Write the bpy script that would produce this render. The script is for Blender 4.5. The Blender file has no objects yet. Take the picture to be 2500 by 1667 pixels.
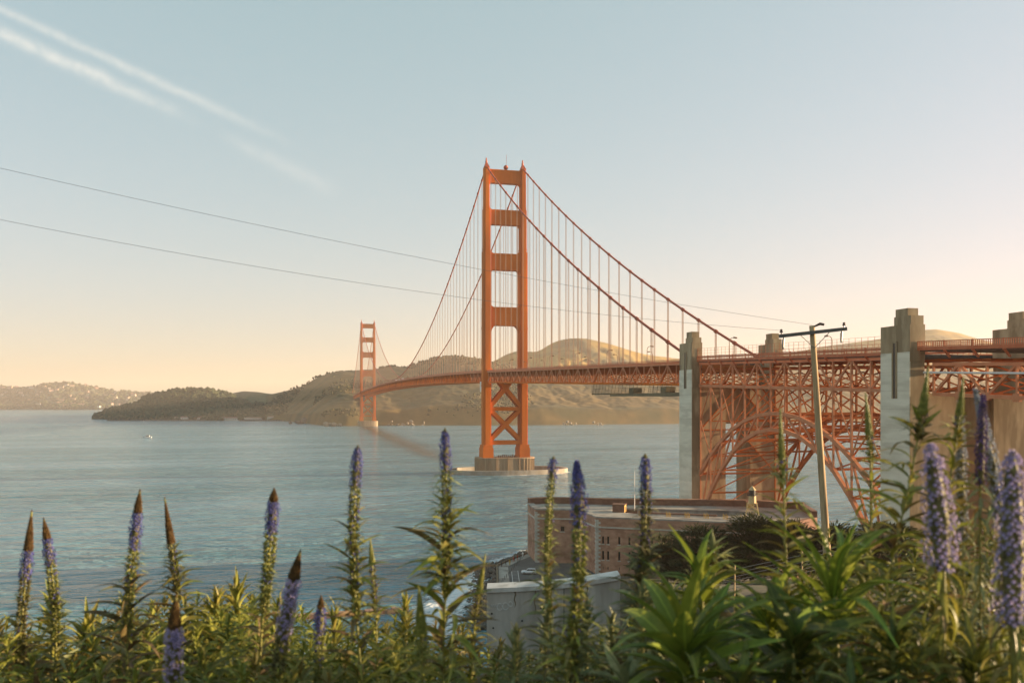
import bpy, bmesh, math, random
import numpy as np
from mathutils import Vector, Matrix, Quaternion, noise

random.seed(7)
rng = np.random.default_rng(7)
SC = bpy.context.scene
COL = SC.collection
R = math.radians

# ------------------------------------------------------------------ camera
EYE = Vector((-147.68, -619.67, 53.74))
HEAD = R(13.9)
FWD = Vector((math.sin(HEAD), math.cos(HEAD), 0))
RGT = Vector((math.cos(HEAD), -math.sin(HEAD), 0))
cam = bpy.data.cameras.new('camera')
cam.sensor_width = 36.0
cam.lens = 36.0 * 2114.24 / 2500
cam.shift_y = 148.5 / 2500
cam.clip_start = 0.1
cam.clip_end = 120000
cam.dof.use_dof = True
cam.dof.focus_distance = 420
cam.dof.aperture_fstop = 3.4
camo = bpy.data.objects.new('camera', cam)
camo.location = EYE
camo.rotation_euler = (R(90), 0, -HEAD)
COL.objects.link(camo)
SC.camera = camo

# ------------------------------------------------------------------ sky, sun, exposure
SUN_AZ, SUN_EL = 94.0, 6.5
world = bpy.data.worlds.new('World')
SC.world = world
world.use_nodes = True
nt = world.node_tree
sky = nt.nodes.new('ShaderNodeTexSky')
sky.sky_type = 'NISHITA'
sky.sun_disc = False
sky.sun_elevation = R(SUN_EL)
sky.sun_rotation = R(SUN_AZ)
sky.air_density = 1.0
sky.dust_density = 1.0
sky.ozone_density = 1.5
bgn = nt.nodes['Background']
bgn.inputs[1].default_value = 0.15


def wmath(op, *args):
    n = nt.nodes.new('ShaderNodeMath')
    n.operation = op
    for k, x in enumerate(args):
        if isinstance(x, (int, float)):
            n.inputs[k].default_value = x
        else:
            nt.links.new(x, n.inputs[k])
    return n.outputs[0]


# the whole sky softened like the photograph's grading: one power and gain for each channel
sep = nt.nodes.new('ShaderNodeSeparateColor')
nt.links.new(sky.outputs[0], sep.inputs[0])
comb = nt.nodes.new('ShaderNodeCombineColor')
for k, (pw, gn) in enumerate(((0.53, 0.675), (0.35, 0.755), (0.46, 0.695))):
    nt.links.new(wmath('MULTIPLY', wmath('POWER', sep.outputs[k], pw), gn), comb.inputs[k])
# two old contrails high in the sky, as streaks along great circles
tcw = nt.nodes.new('ShaderNodeTexCoord')


def wdot(v):
    n = nt.nodes.new('ShaderNodeVectorMath')
    n.operation = 'DOT_PRODUCT'
    nt.links.new(tcw.outputs['Generated'], n.inputs[0])
    n.inputs[1].default_value = v
    return n.outputs['Value']


ahead = wmath('MAXIMUM', wdot(FWD), 0.05)
gb = wmath('DIVIDE', wdot(RGT), ahead)
ge_ = wmath('DIVIDE', wdot((0, 0, 1)), ahead)
wn = nt.nodes.new('ShaderNodeTexNoise')
wn.inputs['Scale'].default_value = 26.0
wn.inputs['Detail'].default_value = 5
nt.links.new(tcw.outputs['Generated'], wn.inputs['Vector'])
wn2 = nt.nodes.new('ShaderNodeTexNoise')
wn2.inputs['Scale'].default_value = 90.0
wn2.inputs['Detail'].default_value = 4
nt.links.new(tcw.outputs['Generated'], wn2.inputs['Vector'])
trail = None
for (x0, y0), (x1, y1), w0, w1, gain in (((-.75, .4986), (-.365, .3243), .0075, .0066, .80), ((-.75, .5276), (-.255, .2985), .0048, .0056, .58), ((-.335, .308), (-.195, .239), .006, .010, .26)):
    dx, dy = x1 - x0, y1 - y0
    ln = math.hypot(dx, dy)
    along = wmath('DIVIDE', wmath('ADD', wmath('MULTIPLY', wmath('SUBTRACT', gb, x0), dx / ln), wmath('MULTIPLY', wmath('SUBTRACT', ge_, y0), dy / ln)), ln)
    perp = wmath('SUBTRACT', wmath('MULTIPLY', wmath('SUBTRACT', gb, x0), -dy / ln), wmath('MULTIPLY', wmath('SUBTRACT', ge_, y0), -dx / ln))
    perp = wmath('ADD', perp, wmath('MULTIPLY', wmath('SUBTRACT', wn.outputs[0], 0.5), w0 * 1.6))
    wd = wmath('ADD', w0, wmath('MULTIPLY', along, w1 - w0))
    q = wmath('DIVIDE', perp, wd)
    prof = wmath('EXPONENT', wmath('MULTIPLY', wmath('MULTIPLY', q, q), -1.0))
    fade = nt.nodes.new('ShaderNodeMapRange')
    fade.interpolation_type = 'SMOOTHSTEP'
    nt.links.new(along, fade.inputs[0])
    fade.inputs[1].default_value = 1.06
    fade.inputs[2].default_value = 0.72
    st_ = nt.nodes.new('ShaderNodeMapRange')
    nt.links.new(along, st_.inputs[0])
    st_.inputs[1].default_value = -0.05
    st_.inputs[2].default_value = 0.2
    pat = nt.nodes.new('ShaderNodeMapRange')
    nt.links.new(wn2.outputs[0], pat.inputs[0])
    pat.inputs[1].default_value = 0.25
    pat.inputs[2].default_value = 0.7
    pat.inputs[3].default_value = 0.45
    pat.inputs[4].default_value = 1.0
    one = wmath('MULTIPLY', wmath('MULTIPLY', prof, fade.outputs[0]), wmath('MULTIPLY', wmath('MULTIPLY', st_.outputs[0], pat.outputs[0]), gain))
    trail = one if trail is None else wmath('MAXIMUM', trail, one)
mixw = nt.nodes.new('ShaderNodeMix')
mixw.data_type = 'RGBA'
nt.links.new(wmath('MULTIPLY', trail, 0.85), mixw.inputs[0])
nt.links.new(comb.outputs[0], mixw.inputs[6])
mixw.inputs[7].default_value = (1.36, 1.36, 1.26, 1)
nt.links.new(mixw.outputs[2], bgn.inputs[0])
sun = bpy.data.lights.new('sun', 'SUN')
sun.energy = 4.2
sun.angle = R(0.6)
sun.color = (1.0, 0.72, 0.44)
suno = bpy.data.objects.new('sun', sun)
SUNV = Vector((math.sin(R(SUN_AZ)) * math.cos(R(SUN_EL)), math.cos(R(SUN_AZ)) * math.cos(R(SUN_EL)), math.sin(R(SUN_EL))))
suno.rotation_euler = (-SUNV).to_track_quat('-Z', 'Y').to_euler()
suno.location = (300, -500, 400)
COL.objects.link(suno)
SC.view_settings.view_transform = 'Standard'
SC.view_settings.look = 'None'
SC.view_settings.exposure = 2.15
SC.view_settings.gamma = 1.0
SC.cycles.max_bounces = 6
SC.cycles.volume_bounces = 1
SC.cycles.transparent_max_bounces = 12

WZ = 2.0            # level of the bay


def L(r, f, z=0.0):
    """metres to the right of, ahead of and above the viewpoint -> world"""
    return EYE + RGT * r + FWD * f + Vector((0, 0, z))


# ------------------------------------------------------------------ materials
MATS = {}


def mat(name, col, col2=None, rough=0.75, scale=1.0, detail=4.0, stretch=(1, 1, 1), bump=0.0, bscale=None, metal=0.0,
        spec=0.4, rand=0.0, transl=0.0, contrast=(0.35, 0.65), coords='Object', col3=None, scale3=0.2, midrib=False):
    m = bpy.data.materials.new(name)
    m.use_nodes = True
    t = m.node_tree
    b = t.nodes['Principled BSDF']
    b.inputs['Roughness'].default_value = rough
    b.inputs['Metallic'].default_value = metal
    b.inputs['Specular IOR Level'].default_value = spec
    tc = t.nodes.new('ShaderNodeTexCoord')
    mp = t.nodes.new('ShaderNodeMapping')
    mp.inputs['Scale'].default_value = stretch
    if coords == 'World':
        ge = t.nodes.new('ShaderNodeNewGeometry')
        t.links.new(ge.outputs['Position'], mp.inputs[0])
    else:
        t.links.new(tc.outputs[coords], mp.inputs[0])
    out = None
    if col2 is not None:
        n = t.nodes.new('ShaderNodeTexNoise')
        n.inputs['Scale'].default_value = scale
        n.inputs['Detail'].default_value = detail
        n.inputs['Roughness'].default_value = 0.6
        t.links.new(mp.outputs[0], n.inputs['Vector'])
        r = t.nodes.new('ShaderNodeValToRGB')
        r.color_ramp.elements[0].position = contrast[0]
        r.color_ramp.elements[1].position = contrast[1]
        r.color_ramp.elements[0].color = (*col, 1)
        r.color_ramp.elements[1].color = (*col2, 1)
        t.links.new(n.outputs[0], r.inputs[0])
        out = r.outputs[0]
        if col3 is not None:
            n3 = t.nodes.new('ShaderNodeTexNoise')
            n3.inputs['Scale'].default_value = scale3
            n3.inputs['Detail'].default_value = 3
            t.links.new(mp.outputs[0], n3.inputs['Vector'])
            mr = t.nodes.new('ShaderNodeMapRange')
            mr.inputs[1].default_value = 0.48
            mr.inputs[2].default_value = 0.62
            t.links.new(n3.outputs[0], mr.inputs[0])
            mx = t.nodes.new('ShaderNodeMix')
            mx.data_type = 'RGBA'
            t.links.new(mr.outputs[0], mx.inputs[0])
            t.links.new(out, mx.inputs[6])
            mx.inputs[7].default_value = (*col3, 1)
            out = mx.outputs[2]
    else:
        rgb = t.nodes.new('ShaderNodeRGB')
        rgb.outputs[0].default_value = (*col, 1)
        out = rgb.outputs[0]
    if midrib:
        sx = t.nodes.new('ShaderNodeSeparateXYZ')
        t.links.new(tc.outputs['Object'], sx.inputs[0])
        ab = t.nodes.new('ShaderNodeMath')
        ab.operation = 'ABSOLUTE'
        t.links.new(sx.outputs[1], ab.inputs[0])
        mr = t.nodes.new('ShaderNodeMapRange')
        t.links.new(ab.outputs[0], mr.inputs[0])
        mr.inputs[1].default_value = 0.010
        mr.inputs[2].default_value = 0.003
        mr.inputs[4].default_value = 0.65
        mx = t.nodes.new('ShaderNodeMix')
        mx.data_type = 'RGBA'
        t.links.new(mr.outputs[0], mx.inputs[0])
        t.links.new(out, mx.inputs[6])
        mx.inputs[7].default_value = (*[min(1, c * 2.0) for c in col2], 1)
        out = mx.outputs[2]
    if rand:
        oi = t.nodes.new('ShaderNodeObjectInfo')
        hs = t.nodes.new('ShaderNodeHueSaturation')
        mr = t.nodes.new('ShaderNodeMapRange')
        mr.inputs[3].default_value = 1 - rand
        mr.inputs[4].default_value = 1 + rand
        t.links.new(oi.outputs['Random'], mr.inputs[0])
        mh = t.nodes.new('ShaderNodeMapRange')
        mh.inputs[3].default_value = 0.5 - rand * 0.10
        mh.inputs[4].default_value = 0.5 + rand * 0.07
        fr_ = t.nodes.new('ShaderNodeMath')
        fr_.operation = 'FRACT'
        ml_ = t.nodes.new('ShaderNodeMath')
        ml_.operation = 'MULTIPLY'
        ml_.inputs[1].default_value = 7.31
        t.links.new(oi.outputs['Random'], ml_.inputs[0])
        t.links.new(ml_.outputs[0], fr_.inputs[0])
        t.links.new(fr_.outputs[0], mh.inputs[0])
        t.links.new(mh.outputs[0], hs.inputs['Hue'])
        t.links.new(mr.outputs[0], hs.inputs['Value'])
        t.links.new(out, hs.inputs['Color'])
        out = hs.outputs[0]
    t.links.new(out, b.inputs['Base Color'])
    if bump:
        n2 = t.nodes.new('ShaderNodeTexNoise')
        n2.inputs['Scale'].default_value = bscale or scale * 3
        n2.inputs['Detail'].default_value = 5
        t.links.new(mp.outputs[0], n2.inputs['Vector'])
        bp = t.nodes.new('ShaderNodeBump')
        bp.inputs['Strength'].default_value = bump
        t.links.new(n2.outputs[0], bp.inputs['Height'])
        t.links.new(bp.outputs[0], b.inputs['Normal'])
    if transl:
        tr = t.nodes.new('ShaderNodeBsdfTranslucent')
        t.links.new(out, tr.inputs[0])
        ms = t.nodes.new('ShaderNodeMixShader')
        ms.inputs[0].default_value = transl
        t.links.new(b.outputs[0], ms.inputs[1])
        t.links.new(tr.outputs[0], ms.inputs[2])
        t.links.new(ms.outputs[0], t.nodes['Material Output'].inputs[0])
    MATS[name] = m
    return m


mat('orange', (0.55, 0.128, 0.011), (0.67, 0.170, 0.017), 0.75, 0.12, 5, (1, 1, 0.25), 0.05, 2.0, spec=0.15, coords='World', col3=(0.46, 0.115, 0.017), scale3=0.05)
mat('orange_pale', (0.62, 0.26, 0.135), (0.54, 0.20, 0.09), 0.7, 0.4, 4, coords='World', spec=0.2)  # lighter copy of the same orange, light on near-side steel put into the colour
mat('orange_shaded', (0.31, 0.092, 0.022), (0.42, 0.13, 0.034), 0.8, 0.3, 4, coords='World', spec=0.15)  # same orange darkened: shade among inner and far steel put into the colour
mat('orange_rail', (0.46, 0.11, 0.04), (0.54, 0.16, 0.07), 0.6, 0.5, 4, coords='World', spec=0.3)
mat('cable', (0.36, 0.065, 0.024), None, 0.6)
mat('rope', (0.52, 0.30, 0.19), None, 0.6)
mat('asphalt', (0.05, 0.05, 0.05), (0.075, 0.072, 0.068), 0.9, 0.4, 6)
mat('lot', (0.10, 0.095, 0.088), (0.15, 0.14, 0.125), 0.9, 0.15, 6, col3=(0.085, 0.08, 0.075), scale3=0.06, coords='World')
mat('concrete_brown', (0.30, 0.22, 0.125), (0.43, 0.335, 0.21), 0.9, 0.35, 7, (1, 1, 0.3), 0.25, 1.2, coords='World', col3=(0.24, 0.175, 0.10), scale3=0.3)
mat('concrete_dark', (0.13, 0.10, 0.065), (0.22, 0.17, 0.11), 0.9, 0.4, 6, (1, 1, 0.15), 0.2, 1.2, coords='World')
mat('concrete_pale', (0.64, 0.59, 0.46), (0.76, 0.71, 0.57), 0.9, 0.5, 7, (0.22, 0.22, 1.1), 0.2, 1.0, coords='World', col3=(0.58, 0.53, 0.41), scale3=0.35)
mat('pier_concrete', (0.27, 0.19, 0.12), (0.38, 0.29, 0.19), 0.9, 0.5, 5, (1, 1, 0.12), 0.2, coords='World')
mat('fender', (0.36, 0.33, 0.28), (0.26, 0.22, 0.17), 0.9, 0.3, 5, (1, 1, 0.3), coords='World')
mat('wall_grey', (0.36, 0.33, 0.285), (0.50, 0.465, 0.415), 0.92, 0.9, 8, (1, 1, 0.25), 0.2, 3, coords='World', col3=(0.29, 0.265, 0.225), scale3=0.5)
mat('wall_cap', (0.52, 0.50, 0.46), (0.62, 0.60, 0.56), 0.9, 1.0, 6, coords='World', col3=(0.44, 0.42, 0.38), scale3=0.8)
mat('graffiti', (0.66, 0.65, 0.62), None, 0.9)
mat('hole', (0.02, 0.018, 0.015), None, 0.95)
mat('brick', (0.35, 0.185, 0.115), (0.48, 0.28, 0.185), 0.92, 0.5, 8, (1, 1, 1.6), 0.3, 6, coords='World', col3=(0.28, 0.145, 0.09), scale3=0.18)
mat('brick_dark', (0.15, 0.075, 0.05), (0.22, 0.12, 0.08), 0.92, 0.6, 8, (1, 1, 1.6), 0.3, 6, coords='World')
mat('granite', (0.42, 0.38, 0.31), (0.52, 0.48, 0.40), 0.9, 1.2, 5, rand=0.12, coords='World')
mat('roof_slab', (0.33, 0.30, 0.26), (0.43, 0.40, 0.35), 0.92, 0.3, 6, coords='World', col3=(0.25, 0.22, 0.19), scale3=0.2)
mat('window_dark', (0.022, 0.02, 0.015), None, 0.3)
mat('yellow_white', (0.58, 0.47, 0.27), (0.48, 0.37, 0.18), 0.7, 1.5, 4)
mat('black_iron', (0.03, 0.028, 0.026), None, 0.6)
mat('white_paint', (0.78, 0.77, 0.74), None, 0.55)
mat('line_paint', (0.62, 0.62, 0.60), (0.42, 0.41, 0.40), 0.8, 2.0, 6)
mat('car_white', (0.74, 0.76, 0.76), None, 0.22, spec=0.6)
mat('car_glass', (0.02, 0.025, 0.03), None, 0.08, spec=0.7)
mat('tyre', (0.02, 0.02, 0.02), None, 0.85)
mat('chrome', (0.5, 0.5, 0.5), None, 0.3, metal=1.0)
mat('red_lens', (0.4, 0.02, 0.02), None, 0.3)
mat('rock', (0.07, 0.06, 0.05), (0.16, 0.14, 0.115), 0.95, 0.5, 6, bump=0.5, bscale=3, coords='World')
mat('rust_wall', (0.30, 0.17, 0.12), (0.38, 0.24, 0.18), 0.95, 0.3, 6, coords='World')
mat('soil', (0.045, 0.035, 0.02), (0.085, 0.068, 0.036), 0.98, 0.6, 7, bump=0.6, bscale=2, coords='World', col3=(0.035, 0.048, 0.016), scale3=0.25)
mat('hill_green', (0.055, 0.065, 0.018), (0.125, 0.11, 0.034), 0.98, 0.012, 9, bump=0.8, bscale=0.05, coords='World', col3=(0.042, 0.048, 0.016), scale3=0.006)
mat('hill_gold', (0.22, 0.145, 0.028), (0.36, 0.22, 0.042), 0.98, 0.008, 9, bump=0.7, bscale=0.04, coords='World', col3=(0.085, 0.08, 0.032), scale3=0.005)
mat('hill_cliff', (0.095, 0.066, 0.015), (0.165, 0.103, 0.026), 0.98, 0.02, 10, (1, 1, 0.5), 0.8, 0.06, coords='World', col3=(0.062, 0.056, 0.015), scale3=0.008)
mat('hill_far', (0.055, 0.080, 0.055), (0.10, 0.12, 0.08), 0.98, 0.01, 9, bump=0.6, bscale=0.03, coords='World', col3=(0.045, 0.06, 0.035), scale3=0.004)
mat('wood_foliage', (0.022, 0.034, 0.012), (0.05, 0.062, 0.022), 0.95, 0.05, 5, coords='World')
mat('scrub', (0.045, 0.045, 0.014), (0.085, 0.075, 0.022), 0.95, 0.05, 5, coords='World')
mat('cliff_pale', (0.30, 0.26, 0.20), (0.22, 0.18, 0.13), 0.95, 0.1, 5, coords='World')
mat('house_pale', (0.58, 0.43, 0.33), (0.46, 0.33, 0.24), 0.85, 0.02, 2, rand=0.35, coords='World')
mat('house_white', (0.60, 0.57, 0.52), None, 0.8)
mat('house_roof', (0.22, 0.12, 0.08), (0.30, 0.20, 0.15), 0.9, 0.02, 2, rand=0.3, coords='World')
mat('pole_wood', (0.36, 0.25, 0.13), (0.50, 0.37, 0.21), 0.9, 3.0, 7, (6, 6, 0.35), 0.4, 6, col3=(0.24, 0.16, 0.085), scale3=1.0)
mat('arm_wood', (0.10, 0.095, 0.085), (0.17, 0.16, 0.14), 0.9, 3.0, 7, (0.35, 6, 6), 0.3, 6)
mat('insulator', (0.10, 0.06, 0.045), None, 0.25)
mat('galv', (0.20, 0.20, 0.19), None, 0.5, metal=0.6)
mat('wire', (0.10, 0.11, 0.115), None, 0.6)
mat('netting', (0.16, 0.14, 0.09), None, 0.9)
mat('scaffold', (0.14, 0.11, 0.06), (0.20, 0.16, 0.09), 0.85, 0.5, 5, coords='World')
mat('white_tarp', (0.75, 0.74, 0.70), None, 0.8)
mat('leaf', (0.15, 0.165, 0.022), (0.26, 0.255, 0.05), 0.5, 6, 4, rand=0.30, transl=0.28, spec=0.3, midrib=True)
mat('leaf_broad', (0.105, 0.155, 0.016), (0.175, 0.225, 0.032), 0.5, 5, 4, rand=0.30, transl=0.30, spec=0.3, midrib=True)
mat('leaf_dark', (0.050, 0.070, 0.012), (0.115, 0.135, 0.026), 0.5, 5, 4, rand=0.4, transl=0.22, spec=0.35, midrib=True)
mat('leaf_grey', (0.17, 0.195, 0.085), (0.26, 0.28, 0.14), 0.6, 8, 4, rand=0.25, transl=0.2, spec=0.3)
mat('leaf_red', (0.13, 0.095, 0.036), (0.18, 0.15, 0.055), 0.6, 8, 4, rand=0.35, transl=0.2, spec=0.3)
mat('under_leaf', (0.105, 0.135, 0.018), (0.27, 0.275, 0.052), 0.55, 1.6, 3, transl=0.22, spec=0.3, coords='World', col3=(0.155, 0.125, 0.036), scale3=1.1)
mat('stem', (0.16, 0.17, 0.035), (0.24, 0.23, 0.06), 0.6, 12, 4, transl=0.0)
mat('bud_brown', (0.065, 0.038, 0.016), (0.125, 0.078, 0.030), 0.8, 60, 3, spec=0.15)
mat('bud_green', (0.13, 0.145, 0.026), (0.27, 0.27, 0.06), 0.6, 60, 3)
mat('petal_blue', (0.045, 0.058, 0.23), (0.11, 0.11, 0.35), 0.55, 50, 3, transl=0.25)
mat('petal_violet', (0.25, 0.21, 0.42), (0.42, 0.36, 0.58), 0.55, 50, 3, transl=0.25)
mat('petal_grey', (0.22, 0.26, 0.30), (0.32, 0.34, 0.42), 0.6, 50, 3, transl=0.2)
mat('petal_dark', (0.045, 0.03, 0.10), (0.12, 0.07, 0.22), 0.6, 50, 3, transl=0.2)
mat('bract', (0.07, 0.062, 0.024), (0.20, 0.19, 0.06), 0.7, 50, 3, transl=0.15)
mat('cypress', (0.034, 0.040, 0.011), (0.075, 0.072, 0.020), 0.85, 0.8, 5, coords='World', transl=0.15)
mat('bark', (0.07, 0.05, 0.035), (0.11, 0.08, 0.055), 0.95, 2, 5)
mat('cloth_dark', (0.03, 0.03, 0.035), (0.07, 0.06, 0.06), 0.9, 3, 3, rand=0.3)
mat('cloth_red', (0.35, 0.05, 0.04), None, 0.9)
mat('skin', (0.5, 0.3, 0.22), None, 0.6)
mat('roof_yellow', (0.55, 0.36, 0.10), (0.45, 0.28, 0.07), 0.8, 2, 3)  # sunlight's yellow put into the fort's roof fittings; also a mustard jacket
mat('lamp_metal', (0.12, 0.055, 0.03), None, 0.6)


# ------------------------------------------------------------------ mesh helpers
class MB:
    def __init__(s):
        s.v = []
        s.f = []
        s.mi = []

    def add(s, vs, fs, mi=0):
        o = len(s.v)
        s.v.extend([tuple(v) for v in vs])
        s.f.extend([tuple(i + o for i in f) for f in fs])
        s.mi.extend([mi] * len(fs))
        return s

    def box(s, a, b, mi=0):
        (x0, y0, z0), (x1, y1, z1) = a, b
        return s.add([(x0, y0, z0), (x1, y0, z0), (x1, y1, z0), (x0, y1, z0), (x0, y0, z1), (x1, y0, z1), (x1, y1, z1), (x0, y1, z1)],
                     [(0, 3, 2, 1), (4, 5, 6, 7), (0, 1, 5, 4), (1, 2, 6, 5), (2, 3, 7, 6), (3, 0, 4, 7)], mi)

    def beam(s, p, q, w, h=None, mi=0, up=None):
        p, q = Vector(p), Vector(q)
        h = h or w
        d = (q - p).normalized()
        u = Vector(up) if up else (Vector((1, 0, 0)) if abs(d.x) < 0.9 else Vector((0, 1, 0)))
        a = d.cross(u).normalized()
        c = a.cross(d).normalized()
        a *= h / 2
        c *= w / 2
        vs = [p - a - c, p + a - c, p + a + c, p - a + c, q - a - c, q + a - c, q + a + c, q - a + c]
        return s.add(vs, [(0, 3, 2, 1), (4, 5, 6, 7), (0, 1, 5, 4), (1, 2, 6, 5), (2, 3, 7, 6), (3, 0, 4, 7)], mi)

    def tube(s, pts, rad, n=8, mi=0, cap=True):
        pts = [Vector(p) for p in pts]
        if not hasattr(rad, '__len__'):
            rad = [rad] * len(pts)
        o = len(s.v)
        prev = None
        for i, p in enumerate(pts):
            d = (pts[min(i + 1, len(pts) - 1)] - pts[max(i - 1, 0)]).normalized()
            if prev is None:
                u = Vector((0, 0, 1)) if abs(d.z) < 0.9 else Vector((1, 0, 0))
            else:
                u = prev
            a = d.cross(u).normalized()
            b = a.cross(d).normalized()
            prev = b
            for k in range(n):
                t = 2 * math.pi * k / n
                s.v.append(tuple(p + (a * math.cos(t) + b * math.sin(t)) * rad[i]))
        for i in range(len(pts) - 1):
            for k in range(n):
                k2 = (k + 1) % n
                s.f.append((o + i * n + k, o + i * n + k2, o + (i + 1) * n + k2, o + (i + 1) * n + k))
                s.mi.append(mi)
        if cap:
            s.f.append(tuple(o + k for k in range(n))[::-1])
            s.f.append(tuple(o + (len(pts) - 1) * n + k for k in range(n)))
            s.mi += [mi, mi]
        return s

    def prism(s, poly, z0, z1, mi=0):
        n = len(poly)
        vs = [(x, y, z0) for x, y in poly] + [(x, y, z1) for x, y in poly]
        fs = [tuple(range(n))[::-1], tuple(range(n, 2 * n))] + [(i, (i + 1) % n, n + (i + 1) % n, n + i) for i in range(n)]
        return s.add(vs, fs, mi)

    def extrude_xz(s, poly, y0, y1, mi=0):
        n = len(poly)
        vs = [(x, y0, z) for x, z in poly] + [(x, y1, z) for x, z in poly]
        fs = [tuple(range(n)), tuple(range(n, 2 * n))[::-1]] + [(i, n + i, n + (i + 1) % n, (i + 1) % n) for i in range(n)]
        return s.add(vs, fs, mi)

    def mesh(s, name, mats, smooth=False):
        me = bpy.data.meshes.new(name)
        me.from_pydata(s.v, [], s.f)
        for m in (mats if isinstance(mats, (list, tuple)) else [mats]):
            me.materials.append(MATS[m])
        if len(set(s.mi)) > 1:
            me.polygons.foreach_set('material_index', s.mi)
        if smooth:
            me.polygons.foreach_set('use_smooth', [True] * len(me.polygons))
        me.update()
        return me


WLOC = {}


def put(o, parent=None):
    """link o (built in world coordinates) under an unrotated parent"""
    COL.objects.link(o)
    if parent is not None:
        o.parent = parent
        o.matrix_parent_inverse = Matrix.Translation(-WLOC[parent.name])
    WLOC[o.name] = o.location.copy()
    return o


def obj(name, mb, mats, parent=None, smooth=False, base=None):
    o = bpy.data.objects.new(name, None if mb is None else (mb.mesh(name, mats, smooth) if isinstance(mb, MB) else mb))
    if base is not None and isinstance(mb, MB):
        o.data.transform(Matrix.Translation(-Vector(base)))
        o.location = base
    return put(o, parent)


def empty(name, loc=(0, 0, 0), parent=None):
    o = bpy.data.objects.new(name, None)
    o.location = loc
    return put(o, parent)


def tag(o, label=None, cat=None, group=None, kind=None):
    if label:
        o['label'] = label
    if cat:
        o['category'] = cat
    if group:
        o['group'] = group
    if kind:
        o['kind'] = kind
    return o


UNIT = {}


def unit_box(m):
    if m not in UNIT:
        UNIT[m] = MB().box((-.5, -.5, -.5), (.5, .5, .5)).mesh('member', m)
    return UNIT[m]


def member(name, p, q, w, h, m, parent):
    """a straight steel member: one object sharing the unit box"""
    p, q = Vector(p), Vector(q)
    d = (q - p)
    o = bpy.data.objects.new(name, unit_box(m))
    z = d.normalized()
    x = Vector((1, 0, 0))
    if abs(z.x) > 0.9:
        x = Vector((0, 1, 0))
    y = z.cross(x).normalized()
    x = y.cross(z)
    M = Matrix((x, y, z)).transposed().to_4x4()
    o.rotation_mode = 'QUATERNION'
    o.rotation_quaternion = M.to_quaternion()
    o.location = (p + q) / 2
    o.scale = (w, h, d.length)
    return put(o, parent)


def smooth01(x):
    x = max(0.0, min(1.0, x))
    return x * x * (3 - 2 * x)


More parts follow.
